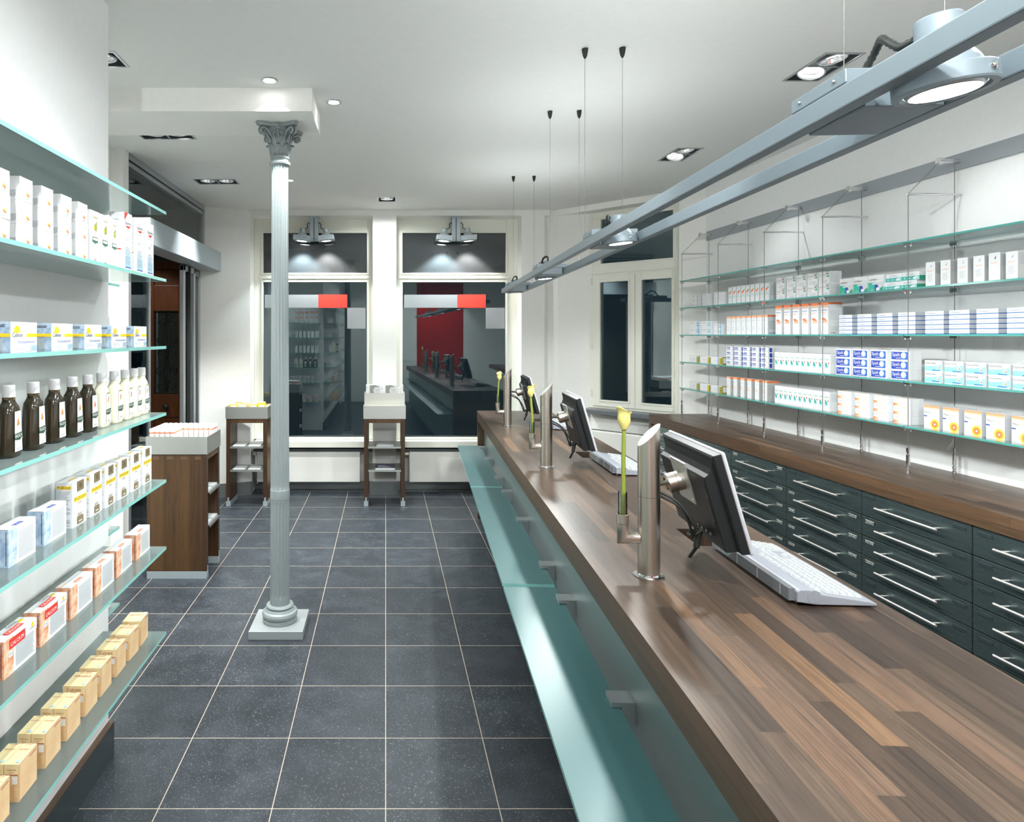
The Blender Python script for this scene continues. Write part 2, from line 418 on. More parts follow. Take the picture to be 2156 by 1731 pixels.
# ceiling with openings for the recessed lights
HOLES = [(2.05, 2.22, 3.017, 3.335), (2.05, 2.22, 4.546, 4.866), (-1.585, -1.26, 3.0, 3.165), (-1.605, -1.27, 4.16, 4.326), (-.07, .095, 6.154, 6.35),
         (2.05, 2.22, 1.42, 1.74), (2.05, 2.22, -.2, .12), (.02, .19, 1.45, 1.77), (.02, .19, .1, .42), (.62, .79, -1.6, -1.28), (1.4, 1.57, -1.6, -1.28), (-1.605, -1.27, 5.45, 5.615), (-.45, -.115, -.9, -.735), (.62, .955, -.9, -.735)]
ROUNDS = [(-.598, 3.335), (-.291, 3.647), (-.81, 5.49), (-2.45, 5.55)]  # the last one is an added lamp that brightens the vestibule
hs = HOLES + [(x - .026, x + .026, y - .026, y + .026) for x, y in ROUNDS]
xs = sorted({-3.4, 3.4, *[h[0] for h in hs], *[h[1] for h in hs]}); ys = sorted({-2.6, 7.6, *[h[2] for h in hs], *[h[3] for h in hs]})
ce = MB()
for i in range(len(xs) - 1):
    for j in range(len(ys) - 1):
        cx, cy = (xs[i] + xs[i+1])/2, (ys[j] + ys[j+1])/2
        if any(h[0] < cx < h[1] and h[2] < cy < h[3] for h in hs): continue
        ce.add([(xs[i], ys[j], CEIL), (xs[i], ys[j+1], CEIL), (xs[i+1], ys[j+1], CEIL), (xs[i+1], ys[j], CEIL)], [(0, 1, 2, 3)], ceil_m)
ce.box(-3.4, 3.4, -2.6, 7.6, CEIL + .16, CEIL + .2, ceil_m)
struct(ce.build('ceiling'))
b = MB(); b.box(-1.95, -.39, 3.436, 3.853, 2.854, CEIL - .0005, plaster); struct(b.build('trim_1'), 'white dropped ceiling beam carried by the iron column', 'beam')

# left side: shelf partition, recess, pier, glazed entrance
b = MB(); b.box(-2.05, -1.1026, -2.5, 2.579, 0, CEIL, backw); struct(b.build('wall_left'))
b = MB(); b.box(-2.05, -1.93, 2.58, 4.56, 0, CEIL, plaster); b.box(-2.05, -1.846, 4.56, 4.66, 0, CEIL, plaster); struct(b.build('wall_left_recess'))
b = MB(); b.prism([(-1.885, 6.60), (-1.415, 6.78), (-1.415, 7.1), (-2.0, 7.1), (-2.0, 6.60)], 0, CEIL, plaster); struct(b.build('wall_left_back'))
b = MB(); b.prism([(-1.885 + .0, 6.588), (-1.41, 6.77), (-1.395, 6.77), (-1.395, 6.80), (-1.415, 6.782), (-1.885, 6.602)], 0, .14, base_grey); struct(b.build('baseboard_left'))
# vestibule behind the entrance
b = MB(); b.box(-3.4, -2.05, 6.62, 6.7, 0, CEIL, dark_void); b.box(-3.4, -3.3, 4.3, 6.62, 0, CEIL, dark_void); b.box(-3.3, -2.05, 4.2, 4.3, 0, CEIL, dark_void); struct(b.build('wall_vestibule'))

# back wall with window niches
YP, YW = 6.78, 6.98
b = MB()
b.box(-1.414, 1.72, YP, 7.12, 2.918, CEIL - .0005, plaster)                 # lintel
b.box(-.135, .112, YP, 7.12, 0, 2.918, plaster)                             # pier
b.box(-1.414, 1.72, YW + .06, 7.12, 0, .52, plaster)                        # niche backs
b.prism([(1.42, YP), (1.66, YP), (1.717, 6.86), (1.9, 7.12), (1.42, 7.12)], 0, 2.918, plaster)
struct(b.build('wall_back'))
b = MB()
b.box(-1.41, -.135, YW + .045, YW + .059, 0, .085, base_grey); b.box(.112, 1.42, YW + .045, YW + .059, 0, .085, base_grey)
b.box(-.163, .136, YP - .025, YP - .001, 0, .14, base_grey); b.box(1.40, 1.64, YP - .02, YP - .001, 0, .14, base_grey)
struct(b.build('baseboard_back'))

def window(name, x0, x1, px0, px1, seed):
    """one tall shop window: frame with a transom, an upper and a lower pane; decals on the lower pane"""
    root = struct(empty(name, loc=(0, 0, 0)), None)
    f = MB(); D0, D1 = YW - .005, YW + .055
    z0, z1, z2, z3, z4, z5 = .56, .565, 2.244, 2.331, 2.773, 2.917
    f.box(x0, px0, D0, D1, .55, z5, cream); f.box(px1, x1, D0, D1, .55, z5, cream)
    f.box(px0, px1, D0, D1, z4, z5, cream); f.box(px0, px1, D0, D1, z2, z3, cream); f.box(px0, px1, D0, D1, .55, z1, cream)
    # moulded rim inside each pane opening
    for a, c in ((z1, z2), (z3, z4)):
        e = .018
        f.box(px0 - .012, px0 + e*.4, D0 - .008, D0 + .03, a, c, cream); f.box(px1 - e*.4, px1 + .012, D0 - .008, D0 + .03, a, c, cream)
        f.box(px0 - .012, px1 + .012, D0 - .008, D0 + .03, c - .006, c + .014, cream); f.box(px0 - .012, px1 + .012, D0 - .008, D0 + .03, a - .014, a + .006, cream)
    f.box(px0 - .03, px1 + .03, D0 - .014, D0, z2 + .03, z3 - .03, cream)
    f.build('frame', root, bevel=.003)
    p = MB(); p.box(px0, px1, YW + .012, YW + .018, z3, z4, pane_film); p.build('upper_pane', root)
    p = MB(); p.box(px0, px1, YW + .012, YW + .018, z1, z2, pane_clear); lp = p.build('lower_pane', root)
    k = YW / F
    X = lambda q: (q - CX)*k
    Z = lambda q: H - (q - CY)*k
    for q0, q1, r0, r1, mt, nm in seed:
        d = MB(); d.box(X(q0), X(q1), YW + .010, YW + .0118, Z(r1), Z(r0), mt); o = d.build('vinyl_decal', lp); o['label'] = nm
    return root
struct(window('window_1', -1.4135, -.134, -1.323, -.194, [(557, 670, 620.5, 648, grey_film, 'grey vinyl band'), (670, 731, 620, 648, red_film, 'red vinyl rectangle'), (731, 769.5, 648, 692, grey_film, 'grey vinyl square')]),
       'tall cream shop window behind the iron column, night outside', 'window')
struct(window('window_2', .111, 1.42, .174, 1.298, [(851, 963, 620.5, 648, grey_film, 'grey vinyl band'), (963, 1023, 620, 648, red_film, 'red vinyl rectangle'), (1023, 1063, 648, 692, grey_film, 'grey vinyl square')]),
       'tall cream shop window beside the counter end, night outside', 'window')
for nm, x0, x1 in (('trim_2', -1.39, -.136), ('trim_3', .113, 1.42)):
    b = MB(); b.box(x0, x1, YP + .02, YW - .006, .505, .548, cream); b.box(x0, x1, YP + .012, YP + .03, .49, .556, cream); b.box(x0, x1, YP + .06, YW + .05, .44, .47, housing_dark)
    struct(b.build(nm, bevel=.003), 'cream window ledge above the radiator', 'window ledge')

# splayed corner wall with the third window
C1, C2 = Vector((1.717, 6.86, 0)), Vector((2.817, 5.70, 0)); dv = (C2 - C1).normalized(); nv = Vector((-dv.y, dv.x, 0))
MC = frame(C1, dv, nv)               # local x along the wall, y outward, z up
LC = (C2 - C1).length
b = MB()
b.prism([(0, 0), (.12, 0), (.389, .15), (.389, .42), (-.1, .42)], 0, 2.918, plaster)
b.prism([(1.364, 0), (LC, 0), (LC + .25, .3), (1.30, .3), (1.30, .15)], 0, 2.918, plaster)
b.prism([(-.0, 0), (LC, 0), (LC + .2, .3), (0, .3)], 2.918, CEIL - .0005, plaster)
b.box(.389, 1.30, .16, .3, 0, .885, plaster)
b.box(.12, 1.364, .02, .16, 0, .12, base_grey)
struct(b.build('wall_right_corner', M=MC))
b = MB(); b.box(.395, 1.36, -.03, .15, .885, .925, stone); struct(b.build('trim_4', M=MC, bevel=.003), 'dark stone sill under the corner window', 'window sill')
root = struct(empty('window_3', M=MC), 'cream casement window in the splayed corner wall', 'window')
f = MB(); D0, D1 = .15, .21
f.box(.389, .43, D0, D1, .925, 2.917, cream); f.box(1.262, 1.30, D0, D1, .925, 2.917, cream)
f.box(.43, 1.262, D0, D1, 2.86, 2.917, cream); f.box(.43, 1.262, D0, D1, 2.27, 2.38, cream); f.box(.43, 1.262, D0, D1, .925, .95, cream)
f.box(.42, 1.27, D0 - .012, D0, 2.29, 2.31, cream)
f.box(.43, .519, D0, D1, 2.38, 2.86, cream); f.box(1.2448, 1.262, D0, D1, 2.38, 2.86, cream); f.box(.519, 1.2448, D0, D1, 2.84, 2.86, cream); f.box(.519, 1.2448, D0, D1, 2.38, 2.394, cream)
f.build('frame', root, bevel=.003)
p = MB(); p.box(.519, 1.2448, .178, .184, 2.394, 2.84, pane_clear); p.build('transom_pane', root)
for a, c, g0, g1 in ((.433, .883, .519, .821), (.887, 1.262, .950, 1.2448)):
    s = MB(); E0, E1 = .135, .195
    s.box(a, g0, E0, E1, .95, 2.27, cream); s.box(g1, c, E0, E1, .95, 2.27, cream); s.box(g0, g1, E0, E1, 2.204, 2.27, cream); s.box(g0, g1, E0, E1, .95, 1.011, cream)
    e = .014
    for q0, q1, r0, r1 in ((g0 - e, g0 + .004, 1.0, 2.215), (g1 - .004, g1 + e, 1.0, 2.215), (g0 - e, g1 + e, 2.2, 2.218), (g0 - e, g1 + e, .997, 1.015)): s.box(q0, q1, E0 - .008, E0 + .01, r0, r1, cream)
    o = s.build('casement', root, bevel=.003)
    p = MB(); p.box(g0, g1, .162, .168, 1.011, 2.204, pane_clear); p.build('pane', o)
hg = MB()
for z in (1.05, 1.52, 2.18): hg.cyl((.428, .128, z), (.428, .128, z + .07), .007, cream, 10)
hg.build('hinge', root)

# right wall, rear wall
b = MB(); b.hexa([(2.930 + .0495, -2.5, 0), (2.817, 5.70, 0), (3.1, 6.0, 0), (3.3, 6.0, 0), (3.3, -2.5, 0)], [(2.930 + .0495, -2.5, CEIL), (2.817, 5.70, CEIL), (3.1, 6.0, CEIL), (3.3, 6.0, CEIL), (3.3, -2.5, CEIL)], backw)
struct(b.build('wall_right'))
b = MB(); b.box(-1.2, .78, -2.55, -2.3, 0, CEIL, plaster); b.box(.78, 1.95, -2.55, -2.3, 0, CEIL, red_wall); b.box(1.95, 3.3, -2.55, -2.3, 0, CEIL, plaster); struct(b.build('wall_rear'))
MR = frame((2.930, 0, 0), (1, .0198, 0), (-.0198, 1, 0))     # right wall frame: x into the wall, y along
b = MB(); b.box(-.012, -.001, -1.5, 5.68, 2.493, 2.572, grey_strip); struct(b.build('trim_5', M=MR), 'grey mounting rail along the right wall above the shelves', 'wall rail')

# entrance: header with sliding door operator, transom glass, sliding leaves
XD = -1.86
root = struct(empty('door_1', loc=(0, 0, 0)), 'glazed sliding entrance door with aluminium header on the left', 'sliding door')
h = MB(); h.box(XD - .02, -1.69, 4.66, 6.66, 2.322, 2.515, alu_paint, bot=alu_paint); h.build('operator_header', root, bevel=.004)
f = MB(); f.box(XD - .03, XD + .02, 4.66, 6.60, 2.93, CEIL - .001, alu); f.box(XD - .03, XD + .012, 4.66, 6.58, 2.885, 2.918, alu); f.box(XD - .03, XD + .02, 6.555, 6.60, 2.515, 2.93, alu)
f.build('transom_frame', root)
p = MB(); p.box(XD - .008, XD, 4.66, 6.555, 2.515, 2.89, door_glass); p.build('transom_pane', root)
for k, (y0, y1, xo, ss) in enumerate(((4.67, 5.09, 0., .03), (5.93, 6.30, -.005, .06), (6.12, 6.62, -.055, .05))):
    f = MB(); x0, x1 = XD + xo - .018, XD + xo + .018
    f.box(x0, x1, y0, y0 + ss, .01, 2.31, alu); f.box(x0, x1, y1 - ss*.7, y1, .01, 2.31, alu); f.box(x0, x1, y0, y1, .01, .10, alu); f.box(x0, x1, y0, y1, 2.26, 2.31, alu)
    o = f.build('sliding_leaf', root, bevel=.003)
    p = MB(); p.box(XD + xo - .004, XD + xo + .004, y0 + ss, y1 - ss*.7, .1, 2.26, door_glass); p.build('pane', o)
f = MB(); f.box(XD - .03, XD + .03, 6.08, 6.10, .0, 2.31, rubber); f.build('door_seal', root)

# old panelled wooden house door in the vestibule, standing open
root = struct(empty('door_2', loc=(0, 0, 0)), 'old reddish wooden house door with wrought iron grille behind the entrance', 'door')
Y0, Y1 = 6.40, 6.45
d = MB()
d.box(-2.345, -2.29, Y0, Y1, .0, 2.62, wood_door); d.box(-2.045, -1.99, Y0, Y1, .0, 2.62, wood_door)
for z0, z1 in ((.0, .22), (.86, 1.086), (1.906, 2.16), (2.32, 2.40), (2.56, 2.62)): d.box(-2.29, -2.045, Y0, Y1, z0, z1, wood_door)
d.box(-2.29, -2.045, Y0 + .015, Y1 - .01, .22, .86, wood_door); d.box(-2.27, -2.065, Y0 + .004, Y0 + .02, .28, .80, wood_door)
d.box(-2.29, -2.045, Y0 + .02, Y1 - .01, 2.16, 2.32, wood_door)
d.box(-2.78, -2.36, Y0, Y1, 0, 2.62, wood_door); d.box(-2.70, -2.44, Y0 - .008, Y0, .3, .85, wood_door)
d.build('door_leaf', root, bevel=.006)
p = MB(); p.box(-2.29, -2.045, Y1 - .02, Y1 - .014, 1.086, 1.906, pane_clear); p.box(-2.29, -2.045, Y1 - .02, Y1 - .014, 2.40, 2.56, pane_clear); p.build('door_glass', root)
g = MB()
def scroll(cx, cz, r0, turns, sgn, a0):
    pts = []
    for i in range(26):
        t = i/25; a = a0 + sgn*turns*2*PI*t; r = r0*(1 - .82*t); pts.append((cx + r*math.cos(a), Y0 + .022, cz + r*math.sin(a)))
    g.tube(pts, .0045, iron, 6)
mx = -2.167
for s in (-1, 1):
    for cz, r, a0 in ((1.80, .05, PI/2), (1.62, .042, -PI/2), (1.50, .055, PI/2), (1.32, .05, -PI/2), (1.17, .055, PI/2)): scroll(mx + s*.06, cz, r, 1.25, s, a0)
    g.tube([(mx + s*.005, Y0 + .022, 1.10), (mx + s*.03, Y0 + .022, 1.3), (mx + s*.012, Y0 + .022, 1.45), (mx + s*.04, Y0 + .022, 1.6), (mx + s*.008, Y0 + .022, 1.88)], .005, iron, 6)
g.tube([(mx, Y0 + .022, 1.086), (mx, Y0 + .022, 1.906)], .005, iron, 6)
for z in (1.095, 1.895): g.tube([(-2.29, Y0 + .022, z), (-2.045, Y0 + .022, z)], .006, iron, 6)
g.build('iron_grille', root)
k = MB(); k.sphere((-2.155, Y0 - .04, .965), .03, black, 16, 10); k.cyl((-2.155, Y0, .965), (-2.155, Y0 - .03, .965), .012, black); k.build('door_knob', root)
k = MB(); k.box(-2.075, -2.055, Y0 - .004, Y0, .88, 1.0, brass); k.build('lock_plate', root)

# door mat in the vestibule: ribs across
m = MB(); m.box(-2.75, -1.95, 5.0, 6.35, .0, .012, mat_rubber)
yy = 5.03
while yy < 6.3: m.box(-2.73, -1.97, yy, yy + .022, .012, .02, mat_light); yy += .05
tag(m.build('door_mat'), 'ribbed dark entrance mat on the vestibule floor behind the glass door', 'door mat')

# radiators
def radiator(name, x0, x1, z0, z1, M, label, valve):
    root = empty(name, M=M); tag(root, label, 'radiator', 'flat panel radiators under the windows')
    r = MB(); r.box(x0, x1, 0, .07, z0, z1, rad_m); r.build('panel', root, bevel=.006)
    g = MB(); g.box(x0 + .004, x1 - .004, .006, .066, z1, z1 + .008, rad_m)
    x = x0 + .02
    while x < x1 - .02: g.box(x, x + .006, .008, .064, z1 + .008, z1 + .0095, housing_dark); x += .0125
    g.build('top_grille', root)
    if valve:
        v = MB(); vx = x0 - .02; v.cyl((vx - .03, .035, z1 - .03), (vx + .015, .035, z1 - .03), .019, rad_m, 16); v.cyl((vx + .02, .035, z1 - .03), (vx + .02, .035, z0 - .02), .008, chrome, 10); v.build('valve', root)
    p = MB()
    for q in (x0 + .12, x1 - .12): p.box(q, q + .03, .07, .10, z0 + .05, z1 - .05, rad_m)
    p.build('wall_bracket', root)
    return root
radiator('radiator', -1.36, -.27, .115, .4416, Matrix.Translation((0, 6.85, 0)), 'white panel radiator under the window behind the iron column', True)
radiator('radiator', .25, 1.36, .115, .4416, Matrix.Translation((0, 6.85, 0)), 'white panel radiator under the window beside the counter end', True)
radiator('radiator', .30, 1.34, .16, .715, MC @ Matrix.Translation((0, -.015, 0)), 'white panel radiator below the corner window, behind the counter', False)

# floor grating strip along the window niches
g = MB()
for x0, x1 in ((-1.38, -.17), (.15, 1.40)):
    g.box(x0, x1, 6.925, 7.0, .0, .004, base_grey); x = x0 + .01
    while x < x1 - .01: g.box(x, x + .012, 6.93, 6.995, .004, .006, housing_dark); x += .024
tag(g.build('floor_grating'), 'narrow perforated floor grating under the window radiators', 'floor grating')
# socket
s = MB(); s.box(-.04, .04, -.012, 0, -.04, .04, socket_m); o = s.build('wall_socket', M=frame((-1.60, 6.703, .24), (.934, .357, 0), (-.357, .934, 0)), bevel=.004)
c = MB(); c.cyl((0, -.013, 0), (0, -.0115, 0), .02, pgrey, 20); c.build('socket_face', o)
tag(o, 'white wall socket low on the wall behind the left display stand', 'socket')

# ------------------------------------------------------------------ column
root = empty('iron_column', loc=(-.602, 3.694, 0)); tag(root, 'slender grey fluted cast iron column with leafy capital', 'column', kind='thing')
b = MB(); b.box(-.149, .149, -.147, .147, 0, .046, plinth_paint); b.build('plinth', root, bevel=.002)
b = MB(); b.lathe([(.0, .0465), (.094, .0465), (.096, .052), (.096, .066), (.090, .069), (.090, .071), (.0985, .080), (.100, .092), (.096, .104), (.088, .109), (.084, .111), (.082, .117), (.074, .121), (.075, .128), (.078, .134), (.0735, .141), (.06, .143), (.0, .1435)], col_paint, 48); b.build('base', root)
# fluted shaft
def shaft(zs):
    NF, SEG = 16, 16*8; vs = []; s = MB()
    for z, flute in zs:
        R = .0555 - .0085*(z - .14)/2.5
        for i in range(SEG):
            a = 2*PI*i/SEG; t = (i % 8)/8
            dpt = flute*.0058*max(0, math.sin(PI*min(1, max(0, (t - .12)/.76))))**.7
            vs.append(((R - dpt)*math.cos(a), (R - dpt)*math.sin(a), z))
    n = len(zs)
    s.add(vs, [(k*SEG + i, k*SEG + (i+1) % SEG, (k+1)*SEG + (i+1) % SEG, (k+1)*SEG + i) for k in range(n-1) for i in range(SEG)], col_paint, True)
    return s
zs = [(.14, 0), (.18, 0), (.187, .35), (.195, .8), (.205, 1), (.70, 1), (.712, .9), (.722, .5), (.73, 0), (.76, 0), (.795, 0), (.802, .5), (.812, .9), (.825, 1), (1.4, 1), (2.0, 1), (2.60, 1), (2.63, 1)]
shaft(zs).build('shaft', root)
b = MB(); b.lathe([(.052, .735), (.0548, .74), (.0555, .765), (.0548, .79), (.052, .795)], col_paint, 48); b.build('shaft_band', root)
cap = MB()
cap.lathe([(.045, 2.62), (.050, 2.628), (.058, 2.634), (.060, 2.642), (.056, 2.650), (.049, 2.653), (.048, 2.664), (.053, 2.668), (.053, 2.678), (.046, 2.682), (.046, 2.72), (.050, 2.77), (.062, 2.81), (.082, 2.828), (.082, 2.835)], col_paint, 32)
# abacus: square with concave sides and cut corners
ab = []
for q in range(4):
    a = PI/4 + q*PI/2
    for da, rr in ((-.075, .150), (.075, .150)): ab.append((rr*math.cos(a + da), rr*math.sin(a + da)))
    for t in (.25, .5, .75):
        a2 = a + t*PI/2; ed = .107 / max(abs(math.cos(a2)), abs(math.sin(a2))); ab.append(((ed - .030*math.sin(PI*t))*math.cos(a2)*.98, (ed - .030*math.sin(PI*t))*math.sin(a2)*.98))
cap.prism(ab, 2.832, 2.842, col_paint); cap.prism([(x*1.04, y*1.04) for x, y in ab], 2.842, 2.8535, col_paint)
cap.build('capital', root)
def leaf(r0, z0, hgt, w, curl):
    s = MB(); nu, nvv = 8, 12; vs = []
    for j in range(nvv + 1):
        v = j/nvv
        if v < .78: r = r0 + .012*v; z = z0 + hgt*v/.78*.92
        else:
            t = (v - .78)/.22*2.6; r = r0 + .0094 + curl*(1 - math.cos(t))*.6; z = z0 + hgt*.92 + curl*math.sin(t)*.9
        ww = w*(.75 + .35*math.sin(PI*min(1, v*1.05)))*(1 - .55*max(0, v - .7)/.3)*(1 + .10*math.cos(v*26))
        for i in range(nu + 1):
            u = i/nu*2 - 1; rib = .004*math.cos(u*PI*2.5) + .003*(1 - abs(u))
            vs.append((r + rib - .004*u*u, ww*u, z))
    s.add(vs, [(j*(nu+1) + i, j*(nu+1) + i + 1, (j+1)*(nu+1) + i + 1, (j+1)*(nu+1) + i) for j in range(nvv) for i in range(nu)], col_paint, True)
    return s
l1 = mesh_of(leaf(.047, 2.68, .055, .019, .016), 'acanthus_leaf'); l2 = mesh_of(leaf(.050, 2.69, .095, .021, .020), 'acanthus_leaf')
for me, ph in ((l1, 0), (l2, PI/8)):
    for k in range(8):
        o = bpy.data.objects.new('acanthus_leaf', me); COL.objects.link(o); o.parent = root; o.rotation_euler = (0, 0, ph + k*PI/4)
        so = o.modifiers.new('thick', 'SOLIDIFY'); so.thickness = .003
def volute():
    s = MB()
    for sg in (-1, 1):
        pts = [(.045, sg*.012, 2.735), (.058, sg*.016, 2.775), (.082, sg*.014, 2.808)]
        for i in range(20):
            t = i/19; a = PI*.75 - 1.55*2*PI*t*.85; r = .021*(1 - .75*t)
            pts.append((.118 + r*math.cos(a), sg*(.012 - .006*t), 2.805 + r*math.sin(a)))
        s.tube(pts, .006, col_paint, 8, radii=[.005, .006, .007] + [.007*(1 - .4*i/19) for i in range(20)])
    return s
vm = mesh_of(volute(), 'volute')
for k in range(4):
    o = bpy.data.objects.new('volute', vm); COL.objects.link(o); o.parent = root; o.rotation_euler = (0, 0, PI/4 + k*PI/2)
def fleuron():
    s = MB(); s.sphere((.088, 0, 2.838), .010, col_paint, 10, 6)
    for k in range(6):
        a = k*PI/3; s.sphere((.086, .016*math.cos(a), 2.838 + .015*math.sin(a)), .009, col_paint, 8, 6, (.7, 1, 1))
    s.tube([(.055, 0, 2.74), (.062, .004, 2.78), (.074, 0, 2.815)], .005, col_paint, 8)
    for sg in (-1, 1):
        pts = [(.052, sg*.008, 2.75)] + [(.066 + .010*t, sg*(.014 + .012*math.sin(3.6*t)), 2.775 + .035*t - .012*t*t*t) for t in (.2, .4, .6, .8, 1.)]
        s.tube(pts, .0042, col_paint, 7)
    return s
fm = mesh_of(fleuron(), 'fleuron')
for k in range(4):
    o = bpy.data.objects.new('fleuron', fm); COL.objects.link(o); o.parent = root; o.rotation_euler = (0, 0, k*PI/2)
# ------------------------------------------------------------------ lights helper
LIGHTK = 1.0
def label_ok(s): return s
def spot(loc, target, W, angle, blend=.5, col=(.96, 1, .985), r=.035):
    l = bpy.data.lights.new('lamp_light', 'SPOT'); l.energy = W*LIGHTK; l.spot_size = math.radians(angle); l.spot_blend = blend; l.color = col; l.shadow_soft_size = r
    o = bpy.data.objects.new('lamp_light', l); COL.objects.link(o); o.location = loc
    o.rotation_euler = (Vector(target) - Vector(loc)).to_track_quat('-Z', 'Y').to_euler(); return o

# ------------------------------------------------------------------ recessed ceiling lights
def lamp_head(root, c, aim, r, lit):
    """gimbal ring, reflector and lens around the axis 'aim'"""
    q = Vector(aim).normalized().to_track_quat('-Z', 'Y').to_matrix().to_4x4(); M = Matrix.Translation(c) @ q
    a = MB(); a.lathe([(r*.92, .012), (r, .010), (r, -.006), (r*.90, -.010), (r*.86, -.006)], alu, 32, M); o = a.build('gimbal_ring', root)
    a = MB(); a.lathe([(r*.88, -.004), (r*.80, .014), (r*.74, .022)], refl_m, 32, M); a.build('reflector', o)
    a = MB(); a.lathe([(r*.75, .020), (r*.4, .0195), (.0001, .0195)], lens_on if lit else lens_dim, 32, M); a.build('lens', o)
    return o
def rect_light(h, label, name, lamps, W=0, targets=None, group='recessed square ceiling spotlights', ang=80, dims=()):
    x0, x1, y0, y1 = h; cx, cy = (x0 + x1)/2, (y0 + y1)/2
    root = empty(name, loc=(cx, cy, CEIL)); tag(root, label, 'ceiling light', group)
    a, c = (x1 - x0)/2, (y1 - y0)/2; t = .009
    f = MB(); z0, z1 = -.0035, -.0002
    for q in ((-a - t, -a + .003, -c - t, c + t), (a - .003, a + t, -c - t, c + t), (-a + .003, a - .003, -c - t, -c + .003), (-a + .003, a - .003, c - .003, c + t)): f.box(*q, z0, z1, alu)
    if c > a*1.5: f.box(-a, a, -.006, .006, .002, .006, alu)
    elif a > c*1.5: f.box(-.006, .006, -c, c, .002, .006, alu)
    f.build('trim_frame', root)
    b = MB(); b.add([(-a, -c, 0), (a, -c, 0), (a, c, 0), (-a, c, 0), (-a, -c, .13), (a, -c, .13), (a, c, .13), (-a, c, .13)], [(0, 1, 5, 4), (1, 2, 6, 5), (2, 3, 7, 6), (3, 0, 4, 7), (4, 5, 6, 7)], housing_dark)
    b.build('recess_box', root)
    for k, (lx, ly) in enumerate(lamps):
        tg = Vector(targets[k]) if targets else Vector((cx + lx, cy + ly, 0))
        p = Vector((cx + lx, cy + ly, CEIL + .012)); aim = (tg - p).normalized()
        lamp_head(root, (lx, ly, .012), (aim*.3 + Vector((0, 0, -.7))).normalized(), .064, k not in dims)
        w_ = W[k] if isinstance(W, tuple) else W
        if w_ and k not in dims: spot(p + aim*.04 + Vector((0, 0, -.012)), tg, w_, ang[k] if isinstance(ang, tuple) else ang, .6)
    return root
dl = [(0, -.079), (0, .079)]; dlx = [(-.079, 0), (.079, 0)]
WR = 8
def tr(x, y, z=1.25, dx=2.85): return (dx, y, z)
XL = 30; XR = 50
rect_light(HOLES[0], 'recessed twin ceiling spotlight above the near end of the pendant light', 'twin_downlight', dl, (WR, XL), [tr(0, 2.75), (-1.1, 1.5, .9)], ang=(80, 46))
rect_light(HOLES[1], 'recessed twin ceiling spotlight further back, in front of the corner window', 'twin_downlight', dl, (WR, XL), [tr(0, 4.3), (-1.1, 2.2, .9)], ang=(80, 46))
rect_light(HOLES[2], 'recessed ceiling spotlight half hidden by the left shelf wall', 'twin_downlight', dlx, 60, [(-1.8, 3.0, .3), (-1.3, 3.6, .2)])
rect_light(HOLES[3], 'recessed twin spotlight just behind the dropped ceiling beam', 'twin_downlight', dlx, 60, [(-1.85, 4.65, .9), (-1.0, 5.2, .3)])
rect_light(HOLES[4], 'single recessed spotlight near the shop windows', 'downlight', [(0, 0)], 35, [(0., 6.2, 0)])
rect_light(HOLES[5], 'added recessed twin ceiling spotlight above the right shelves, out of view', 'twin_downlight', dl, (WR, XL), [tr(0, 1.6), (-1.1, .8, .9)], ang=(80, 46))  # unseen fixture added for more light on both side walls
rect_light(HOLES[6], 'added recessed twin ceiling spotlight at the rear of the right shelves, out of view', 'twin_downlight', dl, (WR, XL), [tr(0, .2), (-1.1, .1, .9)], ang=(80, 46))  # also added out of sight, lights the same two walls
rect_light(HOLES[7], 'added recessed twin ceiling spotlight facing the left shelves, out of view', 'twin_downlight', dl, (XR, 42), [(2.8, 3.1, 1.35), (-1.1, 2., .8)], ang=(48, 80))  # unseen fixture added to lift the left shelves and the right wall
rect_light(HOLES[8], 'added recessed twin ceiling spotlight at the rear of the left shelves, out of view', 'twin_downlight', dl, (XR, 42), [(2.8, 2.0, 1.35), (-1.1, .6, .8)], ang=(48, 80))  # added the same way, nearer the rear
rect_light(HOLES[9], 'recessed twin ceiling spotlight facing the red wall, out of view', 'twin_downlight', dl, 50, [(.9, -2.2, 1.4), (.7, -1.2, 0)])
rect_light(HOLES[10], 'second recessed twin ceiling spotlight facing the red wall, out of view', 'twin_downlight', dl, 50, [(1.5, -2.2, 1.6), (1.5, -1.2, 0)])
rect_light(HOLES[11], 'recessed twin ceiling spotlight over the left entrance corner', 'twin_downlight', dlx, 60, [(-1.5, 5.5, 0), (-1.3, 5.6, 0)])
rect_light(HOLES[12], 'added unseen twin ceiling spotlight behind the viewer, turned to the windows', 'twin_downlight', dlx, (80, XR), [(-1.3, 6.7, 1.4), (2.8, 4.6, 1.4)], ang=(40, 40))  # added fill: forward light for the window wall and right shelves
rect_light(HOLES[13], 'second added unseen twin ceiling spotlight behind the viewer, turned to the counter', 'twin_downlight', dlx, (XR, 130), [(2.8, 3.8, 1.35), (1.75, 6.5, 1.6)], ang=(44, 32))  # added fill: forward light for the corner wall and right shelves
for k_, w_ in ((7, 26), (8, 24), (12, 46), (13, 46), (4, 22)):      # added wide spots that fill the room with light
    h = HOLES[k_]; spot(((h[0] + h[1])/2, (h[2] + h[3])/2, CEIL - .012), ((h[0] + h[1])/2, (h[2] + h[3])/2, 0), w_, 168, .35, r=.06)
